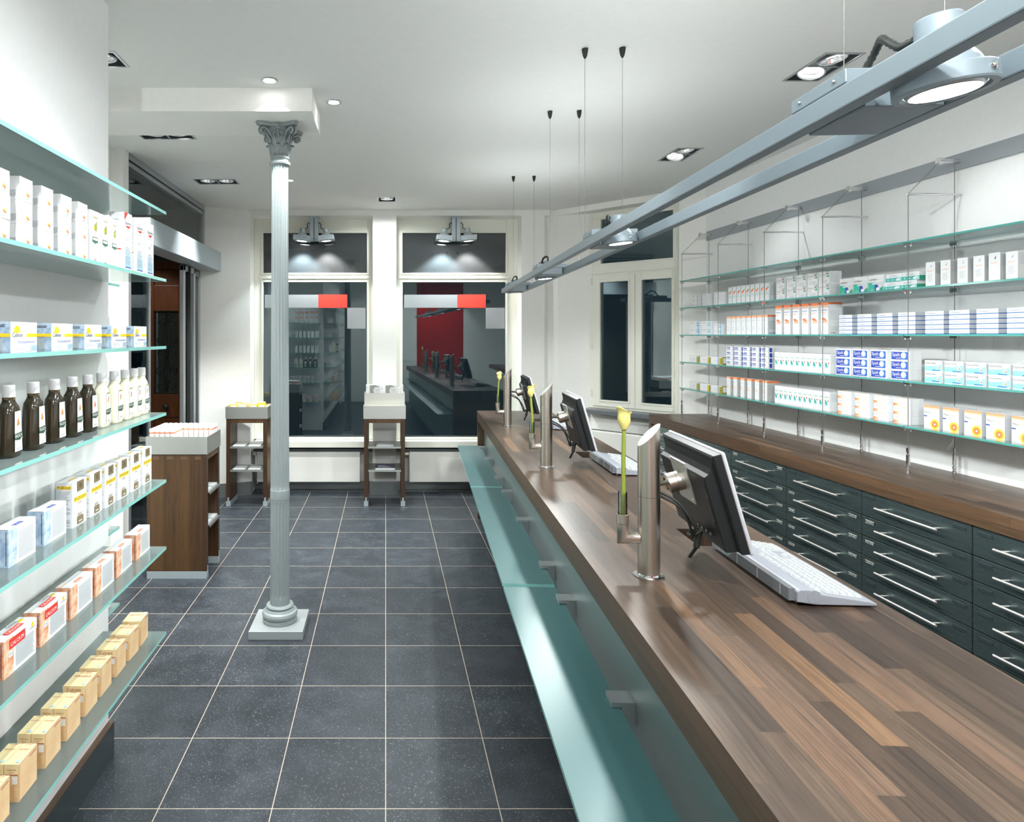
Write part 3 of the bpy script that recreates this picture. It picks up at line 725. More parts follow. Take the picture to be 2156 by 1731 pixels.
for k, ((x, y), lab, W, tg) in enumerate(zip(ROUNDS, ('round downlight in front of the dropped beam', 'round downlight to the right of the dropped beam', 'small round downlight behind the iron column', 'added round downlight in the vestibule behind the sliding door'), (45, 45, 45, 26), ((-.6, 3.39, 2.0), (-.37, 3.66, 2.), (-.8, 5.6, 0), (-2.4, 6.0, 0)))):
    root = empty('round_downlight', loc=(x, y, CEIL)); tag(root, lab + ', set flush in the ceiling', 'ceiling light', 'round ceiling downlights')
    a = MB(); a.lathe([(.030, .004), (.033, -.004), (.040, -.005), (.044, -.001), (.044, .0)], alu, 32); a.build('trim_ring', root)
    a = MB(); a.lathe([(.030, .004), (.026, .02)], refl_m, 24); a.build('reflector', root)
    a = MB(); a.lathe([(.030, .001), (.015, .0005), (.0001, .0005)], lens_on, 24); a.build('lens', root)
    spot((x, y, CEIL - .012), tg, W, 92, .35, r=.02)

# ------------------------------------------------------------------ pendant light over the counter
MP = frame((.7215, 0, 0), (1, -.0595, 0), (.0595, 1, 0))
pend = empty('linear_pendant_light', M=MP); tag(pend, 'long grey twin-rail pendant light hanging over the counter', 'pendant light')
for x0 in (0, .167):
    r = MB(); r.box(x0, x0 + .030, -.8, 6.08, 2.06, 2.10, rail_paint); r.build('rail', pend, bevel=.003)
for x0 in (.006, .173):
    r = MB()
    for ya, yb in ((-.78, .72), (1.55, 2.40), (3.2, 3.95), (4.75, 5.4)): r.box(x0, x0 + .018, ya, yb, 2.1003, 2.1008, alu_paint, top=fill_strip_on)
    r.build('added_uplight_strip', pend)  # added light source, not a part of the real pendant
e = MB(); e.box(.0305, .1665, 6.05, 6.08, 2.06, 2.10, rail_paint); e.build('end_cap', pend, bevel=.003)
for k, yl in enumerate((1.03, 2.72, 4.42, 5.86)):
    dr = 1 if k < 2 else -1; cx = .0985
    b = MB(); ya, yb = sorted((yl + dr*.085, yl + dr*.25))
    b.box(.034, .163, ya, yb, 2.059, 2.1005, rail_paint); b.box(.001, .196, ya - .02*0, yb, 2.101, 2.126, rail_paint)
    u = b.build('gear_box', pend, bevel=.002)
    s = MB()
    for yy in (ya + .03, yb - .03):
        s.sphere((.0005, yy, 2.114), .004, chrome, 8, 6)
    s.build('screw', u)
    tilt = Matrix.Translation((cx, yl, 2.05)) @ Matrix.Rotation(math.radians(-5), 4, 'Y') @ Matrix.Translation((0, 0, -2.05))
    h = MB()
    h.lathe([(.052, 2.054), (.056, 2.050), (.0655, 2.050), (.0672, 2.053), (.0672, 2.076), (.064, 2.079), (.052, 2.080)], rail_paint, 40, tilt)
    h.lathe([(.052, 2.080), (.048, 2.092), (.034, 2.115), (.032, 2.120), (.032, 2.165), (.029, 2.168), (.0001, 2.168)], rail_paint, 32, tilt)
    hd = h.build('lamp_head', u)
    q = MB(); q.lathe([(.0515, 2.056), (.048, 2.050), (.0455, 2.049)], alu, 32, tilt); q.build('inner_ring', u)
    q = MB(); q.lathe([(.0458, 2.0495), (.03, 2.0492), (.0001, 2.0492)], lens_on if k < 3 else lens_off, 32, tilt); q.build('lens', u)
    q = MB(); q.sphere(tilt @ Vector((.0675*math.cos(-1.25), .0675*math.sin(-1.25), 2.064)), .006, chrome, 10, 8); q.build('ring_screw', u)
    c = MB(); pts = []; y0, y1 = yl + dr*.19, yl + dr*.036
    for i in range(40):
        t = i/39; y = y0 + (y1 - y0)*t; z = 2.126 + .055*math.sin(PI*min(1, t*1.15))*(1 - .2*t) + .022*t; pts.append((cx - .02 + .012*math.sin(2*PI*t), y, z))
    c.tube(pts, .007, rubber, 8, radii=[.0072 if i % 2 else .0058 for i in range(40)]); c.cyl((cx - .02, y0, 2.124), (cx - .02, y0, 2.14), .011, rubber, 12)
    c.build('corrugated_cable', u)
    if k < 3:
        wl = MP @ (tilt @ Vector((0, 0, 2.038))); wt = MP @ (tilt @ Vector((0, 0, 1.0)))
        spot(wl, wt, 3, 90, .55, r=.045); spot(wl, wt, 38 if k == 0 else 46, 172, .25, r=.045)
for y in (1.14, 2.975, 3.802, 5.362):
    for x in (.014, .182):
        w = MB(); w.cyl((x, y, 2.10 if y > 2 else 2.126), (x, y, CEIL - .02), .0009, wire_m, 6); o = w.build('suspension_wire', pend)
        w = MB(); w.lathe([(.0001, CEIL - .045), (.004, CEIL - .045), (.010, CEIL - .032), (.0135, CEIL - .012), (.0145, CEIL - .0005)], rubber, 16, c=(x, y)); w.build('ceiling_cup', pend)

# ------------------------------------------------------------------ spotlights at the shop windows
def window_spot(cx, label):
    root = empty('window_spotlight', loc=(cx, 6.865, 2.917)); tag(root, label, 'spotlight', 'twin spotlights in the window niches')
    b = MB(); b.box(-.05, .05, -.03, .03, -.012, 0, alu_paint); b.box(-.045, -.003, -.025, .025, -.255, -.012, alu_paint); b.box(.003, .045, -.025, .025, -.255, -.012, alu_paint); b.box(-.003, .003, -.018, .018, -.25, -.012, rubber)
    b.build('bracket', root, bevel=.002)
    for s in (-1, 1):
        M = Matrix.Translation((s*.128, -.01, -.222)) @ Matrix.Rotation(s*math.radians(-5), 4, 'Y')
        h = MB(); h.box(-.083, .083, -.083, .083, -.03, .022, alu_paint, M)
        h.lathe([(.062, .022), (.050, .038), (.034, .056), (.029, .060), (.029, .098), (.025, .104), (.0001, .104)], alu_paint, 24, M); o = h.build('lamp_head', root, bevel=.003)
        h = MB(); h.lathe([(.066, -.030), (.064, -.036), (.058, -.036)], alu, 28, M); h.lathe([(.058, -.034), (.05, -.031)], refl_m, 28, M); h.build('reflector', o)
        h = MB(); h.lathe([(.056, -.032), (.03, -.0315), (.0001, -.0315)], lens_on if s < 0 else lens_dim, 24, M); h.build('lens', o)
        a = MB(); a.cyl((s*.045, 0, -.225), (s*.060, 0, -.225), .012, chrome, 12); a.build('pivot', root)
        c = MB(); c.tube([(s*.04, -.012, -.075), (s*.058, -.014, -.06), (s*.072, -.014, -.078), (s*.068, -.014, -.11), (s*.095, -.012, -.13), (s*.105, -.01, -.14)], .0045, rubber, 8); c.build('cable', root)
        p = Vector((cx + s*.128, 6.855, 2.917 - .275)); spot(p, p + Vector((s*.03, .05 if s < 0 else .09, -1)), 42 if s < 0 else 26, 100, .4, (.82, .95, 1) if s < 0 else (1, .93, .88))
window_spot(-.756, 'twin grey spotlight hanging in the left shop window niche'); window_spot(.744, 'twin grey spotlight hanging in the right shop window niche')

# ------------------------------------------------------------------ counter
ML = frame((.507, 0, 0), (1, -.0555, 0), (.0555, 1, 0))
ct = empty('sales_counter', M=ML); tag(ct, 'long sales counter with oak block-board top and steel front', 'counter')
ZT, ZB = .977, .892
t = MB(); Y0c, Y1c = -.7, 5.955
rx = lambda y: .69 - .006*y
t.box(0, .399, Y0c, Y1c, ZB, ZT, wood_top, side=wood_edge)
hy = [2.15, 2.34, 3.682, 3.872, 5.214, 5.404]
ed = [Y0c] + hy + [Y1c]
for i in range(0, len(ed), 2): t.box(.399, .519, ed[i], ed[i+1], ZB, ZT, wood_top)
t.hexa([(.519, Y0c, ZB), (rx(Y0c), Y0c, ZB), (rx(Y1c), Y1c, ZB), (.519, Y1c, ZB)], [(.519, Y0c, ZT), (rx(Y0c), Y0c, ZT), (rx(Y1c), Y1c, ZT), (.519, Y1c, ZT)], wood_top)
t.build('top', ct)
b = MB(); b.box(.003, .645, 5.895, 5.953, .004, ZB - .001, wood_edge); b.build('end_panel', ct)
b = MB(); b.box(.060, .080, Y0c, 5.894, .10, ZB - .001, panel_steel); b.build('front_panel', ct)
b = MB(); b.box(.10, .115, Y0c, 5.894, .0, .10, dark_plinth); b.build('plinth', ct)
b = MB(); b.box(.60, .618, Y0c, 5.894, .02, ZB - .001, alu_paint); b.build('rear_panel', ct)
for i in range(0, 6, 2):
    b = MB(); b.box(.39, .53, hy[i] - .02, hy[i+1] + .02, ZB - .16, ZB - .15, hole_m); b.box(.39, .395, hy[i] - .02, hy[i+1] + .02, ZB - .15, ZB - .001, hole_m); b.box(.525, .53, hy[i] - .02, hy[i+1] + .02, ZB - .15, ZB - .001, hole_m)  # box added below each opening so that it looks dark inside
    b.box(.395, .525, hy[i] - .02, hy[i] - .015, ZB - .15, ZB - .001, hole_m); b.box(.395, .525, hy[i+1] + .015, hy[i+1] + .02, ZB - .15, ZB - .001, hole_m); o = b.build('dark_box', ct); o['label'] = 'added dark box under the cable opening'
br = MB(); br.box(-.002, .0595, 0, .06, .6785, .692, alu); br.box(-.002, .0595, 0, .06, .632, .6635, alu); br.box(.024, .0595, .0, .06, .6636, .6784, alu)
bm_ = mesh_of(br, 'shelf_bracket')
for y in (-.55, .15, .75, 1.05, 1.725, 2.39, 2.75, 3.43, 4.05, 4.46, 5.13, 5.66):
    o = bpy.data.objects.new('shelf_bracket', bm_); COL.objects.link(o); o.parent = ct; o.location = (0, y, 0)
for (y0, y1), lab in zip(((-.65, .90), (.93, 2.549), (2.582, 4.226), (4.25, 5.82)), ('partly out of view, closest of the row', 'the long near panel below the wooden edge', 'middle panel of the visible row', 'farthest panel towards the window')):
    g = MB(); g.box(-.185, .021, y0, y1, .665, .677, satin_edge, ML, top=satin_glass, bot=satin_glass)
    tag(g.build('glass_ledge'), 'satin teal glass ledge along the counter front, ' + lab, 'glass shelf', 'glass bag ledges on the counter front')

# ------------------------------------------------------------------ drawer cabinets and worktop along the right wall
MD = frame((2.421, 0, 0), (1, .0198, 0), (-.0198, 1, 0))
root = empty('worktop', M=MD); tag(root, 'oak worktop with end panel on the drawer cabinets along the right wall', 'worktop')
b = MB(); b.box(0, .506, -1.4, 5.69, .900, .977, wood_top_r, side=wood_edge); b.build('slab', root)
b = MB(); b.box(0, .500, 5.645, 5.69, .004, .899, wood_edge); b.build('end_panel', root)
zb = [.896, .775, .675, .577, .477, .377, .277, .177]
cols = [(4.992, 5.640), (4.406, 4.99), (3.822, 4.404), (3.231, 3.82), (2.635, 3.229), (2.041, 2.633), (1.45, 2.039)]
words = {0: 'MALTESE', 1: 'LANGUSE', 2: 'ZINKS'}
cab_lab = ['at the far end beside the corner window', 'second from the far end, behind the near monitor', 'to the right of the near monitor', 'with white name tags, behind the keyboard', 'with long handles, right of the keyboard', 'at the right picture edge', 'nearest, out of view']
def label_holder(txt):
    s = MB(); s.box(.0, .004, -.03, .03, -.007, .007, dark_plinth if not txt else steel_front)
    if txt:
        vs, fs, w = text_geo(txt); k = .052/w; s.add([(-.0006, .026 - v.x*k, (v.y - .36)*k*1.2) for v in vs], [f for f in fs], socket_m)
        s.box(-.0004, .0, -.028, .028, .0065, .009, socket_m)
    return s
lh = {k: mesh_of(label_holder(v), 'name_tag') for k, v in words.items()}; lh[None] = mesh_of(label_holder(None), 'name_tag')
for ci, (y0, y1) in enumerate(cols):
    root = empty('drawer_cabinet', M=MD @ Matrix.Translation((0, y0, 0))); tag(root, 'brushed steel drawer cabinet ' + cab_lab[ci], 'drawer cabinet', 'steel drawer cabinets along the right wall')
    w = y1 - y0
    b = MB(); b.box(.035, .49, .001, w - .001, .08, .8985, dark_plinth); b.box(.06, .48, .001, w - .001, .0, .08, dark_plinth); b.build('carcass', root)
    for di in range(7):
        z1, z0 = zb[di] - .002, zb[di+1] + .002
        d = MB(); d.box(.012, .033, .002, w - .002, z0, z1, steel_front); o = d.build('drawer', root, bevel=.0015)
        hz = z1 - .055 if di == 0 else (z0 + z1)/2 + .004
        h = MB(); h.cyl((-.024, w/2 - .17, hz), (-.024, w/2 + .17, hz), .0048, handle_m, 12)
        for yy in (w/2 - .145, w/2 + .145): h.cyl((-.024, yy, hz), (.0118, yy, hz), .0034, handle_m, 8)
        h.build('handle', o)
        for sx, yy in ((0, w - .055), (1, .055)):
            tagged = (ci in (1, 2) and di > 0) or (ci == 2) or (ci == 3 and (di > 0 or sx == 0) and not (di == 0)) or (ci == 4 and sx == 0 and 0 < di < 4)
            q = bpy.data.objects.new('name_tag', lh[(ci + di) % 3 if tagged else None]); COL.objects.link(q); q.parent = o; q.location = (.0088, yy, z1 - .022)

# ------------------------------------------------------------------ wall shelf system on the right: cables and glass shelves
SZ = [2.1326, 1.901, 1.672, 1.441, 1.2176]            # tops of the glass shelves
CY5 = [5.58, 4.995, 4.405, 3.833, 3.22]
XW, XB = .239, .474                                    # local x of front and back wires in frame MD
def cable_set():
    r = empty('shelf_cable_set')
    a = MB(); a.cyl((.506, 0, 2.533), (.500, 0, 2.533), .030, chrome, 20); a.cyl((.500, 0, 2.533), (.395, 0, 2.533), .010, chrome, 14); a.cyl((.41, 0, 2.533), (.39, 0, 2.533), .017, chrome, 14); a.build('wall_standoff', r)
    a = MB(); a.cyl((XW - .006, 0, 2.368), (.507, 0, 2.368), .0055, chrome, 10); a.build('spreader_bar', r)
    a = MB(); a.tube([(.40, 0, 2.533), (XW, 0, 2.370)], .0014, wire_m, 6); a.tube([(XW, 0, 2.368), (XW, 0, 1.09)], .0019, wire_m, 6); a.build('front_wire', r)
    a = MB(); a.tube([(XB, 0, 2.525), (XB, 0, 1.09)], .0019, wire_m, 6); a.build('back_wire', r)
    for x in (XW, XB):
        a = MB(); a.lathe([(.0001, .978), (.0095, .978), (.0095, .990), (.0065, .993), (.0065, 1.000), (.0095, 1.003), (.0095, 1.012), (.0055, 1.015), (.0055, 1.020), (.0085, 1.023), (.0085, 1.072), (.0055, 1.076), (.0055, 1.085), (.0085, 1.088), (.0085, 1.105), (.003, 1.109), (.0001, 1.109)], chrome, 14, c=(x, 0)); a.build('turnbuckle', r)
        for z in SZ:
            a = MB(); a.box(x - .008, x + .008, -.020, .020, z - .018, z - .0095, chrome)
            for s in (-1, 1): a.cyl((x, s*.016, z - .010), (x, s*.016, z - .026), .0048, alu, 8)
            a.build('shelf_clamp', r)
    return r
cs = cable_set()
cl_lab = ['nearest the corner window', 'second from the corner window', 'at the middle of the glass shelves', 'second from the right picture edge', 'closest to the camera']
for i, y in enumerate(CY5):
    o = cs if i == 0 else copy_tree(cs); o.matrix_world = MD @ Matrix.Translation((0, y, 0)); tag(o, 'thin steel cable set carrying the wall shelves, ' + cl_lab[i], 'shelf cable', 'cable sets of the right wall shelves')
lev = ['top', 'second', 'middle', 'fourth', 'bottom']
bay = ['in the bay beside the corner window', 'in the second bay from the window', 'in the third bay from the window', 'in the fourth bay from the window', 'in the bay at the picture edge']
ye = CY5 + [2.63]
for j in range(5):
    g = MB(); L = ye[j] - ye[j+1] - .008; g.box(XW - .022, XB + .016, -L, 0, -.009, 0, glass_edge_r, top=shelf_glass_r, bot=shelf_glass_r)
    # notches for the wires are left as drilled holes in reality: the glass sits between the cable sets
    me = mesh_of(g, 'glass_wall_shelf')
    for i in range(5):
        o = bpy.data.objects.new('glass_wall_shelf', me); COL.objects.link(o); o.matrix_world = MD @ Matrix.Translation((0, ye[j] - .004, SZ[i]))
        tag(o, f'{lev[i]} clear glass wall shelf {bay[j]}', 'glass shelf', 'glass shelves on the right wall')

# ------------------------------------------------------------------ left shelves
LZ = [2.1455, 1.885, 1.6255, 1.3674, 1.107, .8468, .517]
LVL = ['top', 'second', 'third', 'fourth', 'fifth', 'sixth', 'bottom']
for i, z in enumerate(LZ):
    g = MB(); g.box(-1.1022, -.852, -1.2, 2.52, z - .011, z, glass_edge, top=shelf_glass, bot=shelf_glass)
    tag(g.build('glass_shelf'), f'long green glass shelf on the left wall, {"counted from the top the " + LVL[i] if 0 < i < 6 else "the " + LVL[i] + "most"} one', 'glass shelf', 'glass shelves on the left wall')
for i, z in enumerate(LZ[1:]):
    g = MB(); g.box(-1.92, -1.144, 2.580, 2.79, z - .011, z, glass_edge, top=shelf_glass, bot=shelf_glass)
    tag(g.build('glass_shelf'), f'{ORD[i]} glass shelf from the top behind the end of the left wall', 'glass shelf', 'glass shelves behind the left wall')
b = MB(); b.box(-1.10255, -1.079, -1.2, 2.579, 0, .128, dark_plinth); b.box(-1.10255, -1.079, -1.2, 2.579, .128, .1335, wood_edge); tag(b.build('shelf_plinth'), 'dark plinth strip with a beige top edge below the left shelves', 'plinth', kind='structure')
b = MB(); b.box(-1.1025, -1.098, -1.2, 2.565, .165, 2.2, backw); struct(b.build('trim_6'), 'white back panel behind the left glass shelves', 'back panel')

# ------------------------------------------------------------------ display stands
def stand(M, w, d, label, kind):
    root = empty('display_stand', M=M); tag(root, label, 'display stand', 'wooden display stands with metal trays')
    wp = wood_panel_y
    for x0 in (0, w - .04):
        b = MB(); b.box(x0, x0 + .04, 0, d, .05, .851, wp); o = b.build('side_panel', root, bevel=.001)
        f = MB(); f.box(x0 - .001, x0 + .041, -.001, d + .001, 0, .0495, alu_paint)
        for yy in (-.003, d + .001): f.box(x0 + .012, x0 + .028, yy, yy + .002, .03, .085, alu_paint)
        f.build('metal_foot', o)
        if kind == 'A':
            q = MB()
            for k in range(4): q.box(x0 - .0006 if x0 == 0 else x0 + .04, x0 if x0 == 0 else x0 + .0406, .04 + k*.095, .082 + k*.095, .815, .849, wood_edge)
            q.build('finger_joint', o)
    b = MB(); b.box(.0405, w - .0405, .0, d, .811, .851, wood_panel); b.build('top_panel', root, bevel=.001)
    for z in (.577, .350):
        b = MB(); b.box(.0405, w - .0405, -.012, d - .02, z, z + .004, steel_tray); b.box(.0405, w - .0405, -.012, -.010, z - .012, z, steel_tray); b.build('shelf', root)
    def tray(x0, x1, y0, y1, z0, z1, zf, fm=box_in):
        b = MB(); t = .004
        b.box(x0, x1, y0, y0 + t, z0, z1, steel_tray); b.box(x0, x1, y1 - t, y1, z0, z1, steel_tray); b.box(x0, x0 + t, y0 + t, y1 - t, z0, z1, steel_tray); b.box(x1 - t, x1, y0 + t, y1 - t, z0, z1, steel_tray)
        b.box(x0 + t, x1 - t, y0 + t, y1 - t, z0, zf, fm)
        for xx in (x0 + .012, x1 - .012): b.cyl((xx, y0, z1 - .012), (xx, y0 - .001, z1 - .012), .003, housing_dark, 8)
        return b.build('tray', root)
    if kind == 'C':
        tray(-.006, w + .006, -.006, .165, .852, .978, .93); tray(-.002, w + .002, .166, d + .002, .852, 1.088, 1.04)
    elif kind == 'B':
        o = tray(-.006, w + .006, -.006, d + .006, .852, .968, .945); b = MB(); b.box(w/2 - .002, w/2 + .002, -.002, d + .002, .945, .962, steel_tray); b.build('divider', o)
    else: tray(-.006, w + .006, -.006, d + .006, .852, .972, .935)
    return root
SA = Matrix(((0, -1, 0, -1.226), (1, 0, 0, 4.443), (0, 0, 1, 0), (0, 0, 0, 1)))
stand(SA, .345, .409, 'wooden display stand left of the column, tray full of white tubes', 'A')
SB = Matrix.Translation((-1.555, 6.325, 0)); stand(SB, .40, .30, 'wooden display stand beside the left shop window, behind the column', 'B')
SCm = Matrix.Translation((-.211, 6.325, 0)); stand(SCm, .40, .36, 'wooden display stand with two-step tray between the shop windows', 'C')
# tubes in tray A (local x = depth into the picture, y = towards the left)
tb = MB(); tb.lathe([(.0001, 0), (.0145, 0), (.0145, .062)], pw, 14); tb.lathe([(.0147, .055), (.0147, .063)], porange, 14); tb.lathe([(.0146, .018), (.0146, .021)], pl_or, 14); tb.lathe([(.0145, .0635), (.0152, .065), (.0152, .084), (.0135, .087), (.0001, .087)], cap_white, 14)
tb.box(-.006, .006, -.0152, -.0146, .026, .045, plg)
tme = mesh_of(tb, 'pill_tube'); n = 0
for i in range(9):
    for j in range(11):
        # i: row from the near side, j: from the aisle side to the left
        if i < 5 and j < 6: continue
        o = bpy.data.objects.new('pill_tube', tme); COL.objects.link(o); o.location = SA @ Vector((.026 + i*.0365, .024 + j*.0362, .9355)); o.rotation_euler = (0, 0, random.uniform(-.5, .5) + 0)
        tag(o, 'white pill tube with an orange band among the others in the metal tray', 'pill tube', 'white pill tubes in the metal tray')
# soap boxes on tray B
def pbox(M, w, d, h, mt, top, name, label, cat, grp):
    b = MB(); b.box(0, w, 0, d, 0, h, mt, top=top); b.box(w*.12, w*.88, -.0006, -.0002, h*.2, h*.8, pw); tag(b.build(name, M=M, bevel=.003), label, cat, grp)
for k, (x, y, a, c1, c2, lb) in enumerate(((.03, .03, .1, pyellow, pl_or, 'front left'), (.115, .05, -.1, pcream, pyellow, 'front, second from the left'), (.05, .17, .2, pl_or, porange, 'rear left'), (.225, .03, .05, pyellow, pcream, 'right of the divider'), (.30, .05, .1, pyellow, pyellow, 'front right'), (.26, .17, -.15, pl_or, pcream, 'rear right'))):
    pbox(SB @ Matrix.Translation((x, y, .9455)) @ Matrix.Rotation(a, 4, 'Z'), .07, .09, .045 if k != 5 else .05, c1, c2, 'soap_box', f'small yellow and orange soap box in the left window tray, {lb}', 'soap box', 'soap boxes in the left window tray')
# portrait cards in tray C
def card(hw, ht):
    s = MB(); s.box(0, hw, 0, .03, 0, ht, pw)
    def P(pts, mt): s.add([(x*hw, -.0005 - .0001*len(s.mats), z*ht) for x, z in pts], [tuple(range(len(pts)))], mt)
    P([(.12, .02), (.98, .02), (.98, .95), (.12, .95)], plg)
    P([(.12, .95), (.55, .98), (.8, .9), (.86, .7), (.7, .55), (.62, .2), (.45, .02), (.12, .02)], pmid)                     # hair
    P([(.42, .62), (.55, .8), (.78, .82), (.9, .66), (.93, .48), (.86, .24), (.72, .14), (.55, .26), (.44, .45)], pskin)     # face
    P([(.60, .585), (.70, .60), (.70, .57), (.62, .56)], pblk); P([(.80, .60), (.89, .585), (.88, .56), (.80, .57)], pblk)   # eyes
    P([(.58, .655), (.71, .67), (.71, .655), (.59, .635)], pmid); P([(.79, .67), (.90, .65), (.90, .635), (.79, .652)], pmid)
    P([(.755, .55), (.79, .40), (.75, .385), (.735, .40)], pmid); P([(.69, .30), (.76, .325), (.83, .305), (.76, .275)], pmid)
    return s
ca = mesh_of(card(.125, .128), 'portrait_card')
for x, lb in ((.035, 'left one'), (.195, 'right one')):
    o = bpy.data.objects.new('portrait_card', ca); COL.objects.link(o); o.matrix_world = SCm @ Matrix.Translation((x, .20, 1.0405)); tag(o, f'white box with a black and white portrait in the upper tray, {lb}', 'cosmetics box', 'portrait boxes in the window stand tray')
for x, w, h, lb in ((.014, .018, .13, 'far left'), (.163, .026, .115, 'between the two portraits'), (.335, .022, .10, 'right of the portraits'), (.365, .022, .128, 'at the far right')):
    b = MB(); b.box(0, w, 0, .035, 0, h, pw); b.box(w*.2, w*.8, -.0005, -.0001, h*.7, h*.85, plg); tag(b.build('carton', M=SCm @ Matrix.Translation((x, .20, 1.0405)), bevel=.001), f'slim white carton in the upper tray of the window stand, {lb}', 'carton', 'slim cartons in the window stand tray')
# leaflets and magazines on the stand shelves
def sheet(M, w, d, h, mt, cov, label, name='brochure_stack', cat='brochures'):
    b = MB(); b.box(0, w, 0, d, 0, h, mt, top=cov)
    for k in range(3): b.box(w*.12, w*(.8 - .15*k), d*(.2 + .18*k), d*(.25 + .18*k), h, h + .0004, plg if cov is pw2 else pw2)
    tag(b.build(name, M=M), label, cat, 'printed matter on the display stands')
TM = Matrix.Translation
sheet(SCm @ TM((.12, .02, .5815)), .17, .2, .004, pw, pgrey, 'flat grey leaflet on the upper shelf of the window stand')
sheet(SCm @ TM((.11, .02, .3545)), .19, .22, .012, pw, pm('magazine_cover', '#4a4a66', .25), 'dark glossy magazine on the lower shelf of the window stand', 'magazine', 'magazine')
for z, lb in ((.5815, 'upper'), (.3545, 'lower')):
    for x, l2 in ((.06, 'left'), (.21, 'right')): sheet(SB @ TM((x, .02, z)), .12, .18, .006, pw, pw2, f'white leaflet pile on the {lb} shelf of the left window stand, {l2} side')
    for x, l2 in ((.05, 'near'), (.19, 'far')): sheet(SA @ TM((x, .005, z)), .11, .18, .012, pw, pw2, f'white brochure pile on the {lb} shelf of the tube stand, {l2} one')
# ------------------------------------------------------------------ monitor posts, monitors, vases, flowers, keyboards on the counter
def post_proto():
    r = empty('monitor_post')
    b = MB(); b.lathe([(.0001, .0005), (.0425, .0005), (.0425, .004), (.032, .006), (.0305, .010)], chrome, 40); b.build('base_flange', r)
    R = .0305; s = MB(); vs = []; n = 40
    zt = lambda x: .405 + x*1.05
    for z0, z1 in ((.006, .2295), (.2305, None)):
        vs = [(R*math.cos(2*PI*i/n), R*math.sin(2*PI*i/n), z0) for i in range(n)] + [(R*math.cos(2*PI*i/n), R*math.sin(2*PI*i/n), z1 or zt(R*math.cos(2*PI*i/n))) for i in range(n)]
        s.add(vs, [(i, (i+1) % n, n + (i+1) % n, n + i) for i in range(n)], steel_brush, True)
    s.cyl((0, 0, .228), (0, 0, .232), R*.985, housing_dark, n, caps=False)
    s.add(vs[n:], [tuple(range(n))], steel_tray); s.build('pole', r)
    # vase holder: mitred elbow
    a = MB(); px = -.0735; rr = .0155; m = 28
    rings = []
    rings.append([(-.028, rr*math.cos(2*PI*i/m), .108 + rr*math.sin(2*PI*i/m)) for i in range(m)])
    rings.append([(px + rr*math.sin(2*PI*i/m), rr*math.cos(2*PI*i/m), .108 + rr*math.sin(2*PI*i/m)) for i in range(m)])
    rings.append([(px + rr*math.sin(2*PI*i/m), rr*math.cos(2*PI*i/m), .150) for i in range(m)])
    vs = [v for g in rings for v in g]
    a.add(vs, [(k*m + i, k*m + (i+1) % m, (k+1)*m + (i+1) % m, (k+1)*m + i) for k in range(2) for i in range(m)], steel_brush, True)
    a.lathe([(.0155, .150), (.0172, .152), (.0172, .177), (.0155, .178), (.0145, .176), (.0145, .115)], steel_brush, m, c=(px, 0)); a.build('vase_holder', r)
    g = MB(); g.cyl((.028, .010, .262), (.082, .070, .254), .0065, chrome, 14); g.build('arm', r)
    g = MB(); g.sphere((.0935, .0815, .2515), .0195, brass, 18, 12); g.build('ball_joint', r)
    return r
def monitor_proto():
    r = empty('monitor'); W, Hh = .417, .283
    b = MB(); b.box(0, W, 0, Hh, 0, .011, silver_plastic); b.build('bezel', r, bevel=.005)
    b = MB(); b.box(.018, W - .018, .016, Hh - .03, -.0006, -.0001, screen_m); b.build('screen', r)
    # back shell: bevelled rim, concave step, raised box with a lower bay
    def ring(i, n): return [(i[0], i[2], n), (i[1], i[2], n), (i[1], i[3], n), (i[0], i[3], n)]
    seq = [((.004, W - .004, .004, Hh - .004), .0112), ((.006, W - .006, .005, Hh - .006), .030), ((.012, W - .014, .010, Hh - .012), .034), ((.018, W - .024, .022, Hh - .012), .0345), ((.022, W - .030, .040, Hh - .012), .040), ((.024, W - .034, .054, Hh - .012), .050), ((.026, W - .036, .060, Hh - .014), .062), ((.030, W - .040, .064, Hh - .018), .064)]
    vs = [v for i, n in seq for v in ring(i, n)]; s = MB()
    s.add(vs, [(k*4 + i, k*4 + (i+1) % 4, (k+1)*4 + (i+1) % 4, (k+1)*4 + i) for k in range(len(seq) - 1) for i in range(4)] + [tuple((len(seq)-1)*4 + i for i in (0, 1, 2, 3))], black_shiny)
    s.build('back_shell', r, bevel=.002)
    v = MB()
    for k in range(22): v.box(.036, .050, .08 + k*.006, .083 + k*.006, .0641, .0652, black)
    for k in range(4): v.box(.09 + k*.03, .105 + k*.03, .232, .242, .0641, .0665, rubber); v.cyl((.0975 + k*.03, .237, .0665), (.0975 + k*.03, .237, .0668), .004, brass if k == 3 else pgrey, 10)
    v.build('vents_and_sockets', r)
    p = MB(); p.box(.150, .272, .045, .167, .0641, .0675, steel_tray)
    for x in (.162, .260):
        for y in (.057, .155): p.cyl((x, y, .0675), (x, y, .069), .004, chrome, 10)
    p.build('mounting_plate', r)
    c = MB(); c.lathe([(.029, .0676), (.029, .086), (.0275, .087), (.029, .088), (.029, .112), (.023, .116), (.019, .116), (.019, .108), (.0001, .108)], steel_brush, 32, c=(.211, .106)); c.cyl((.238, .086, .100), (.242, .082, .106), .006, chrome, 10); c.build('swivel_joint', r)
    return r
O = Vector((.901, 1.721, 1.357)); u = (Vector((.939, 2.139, 1.357)) - O).normalized(); v = (Vector((.978, 1.721, 1.086)) - O); v = (v - u*v.dot(u)).normalized()
MM = frame(O, u, v)
MPOST = frame((.754, 1.859, .977), (1, -.0555, 0), (.0555, 1, 0))
def vase_proto():
    b = MB(); b.lathe([(.0125, .122), (.0128, .240), (.0115, .240), (.0113, .124), (.0001, .124)], vase_glass, 20, c=(-.0735, 0)); return b.build('glass_vase')
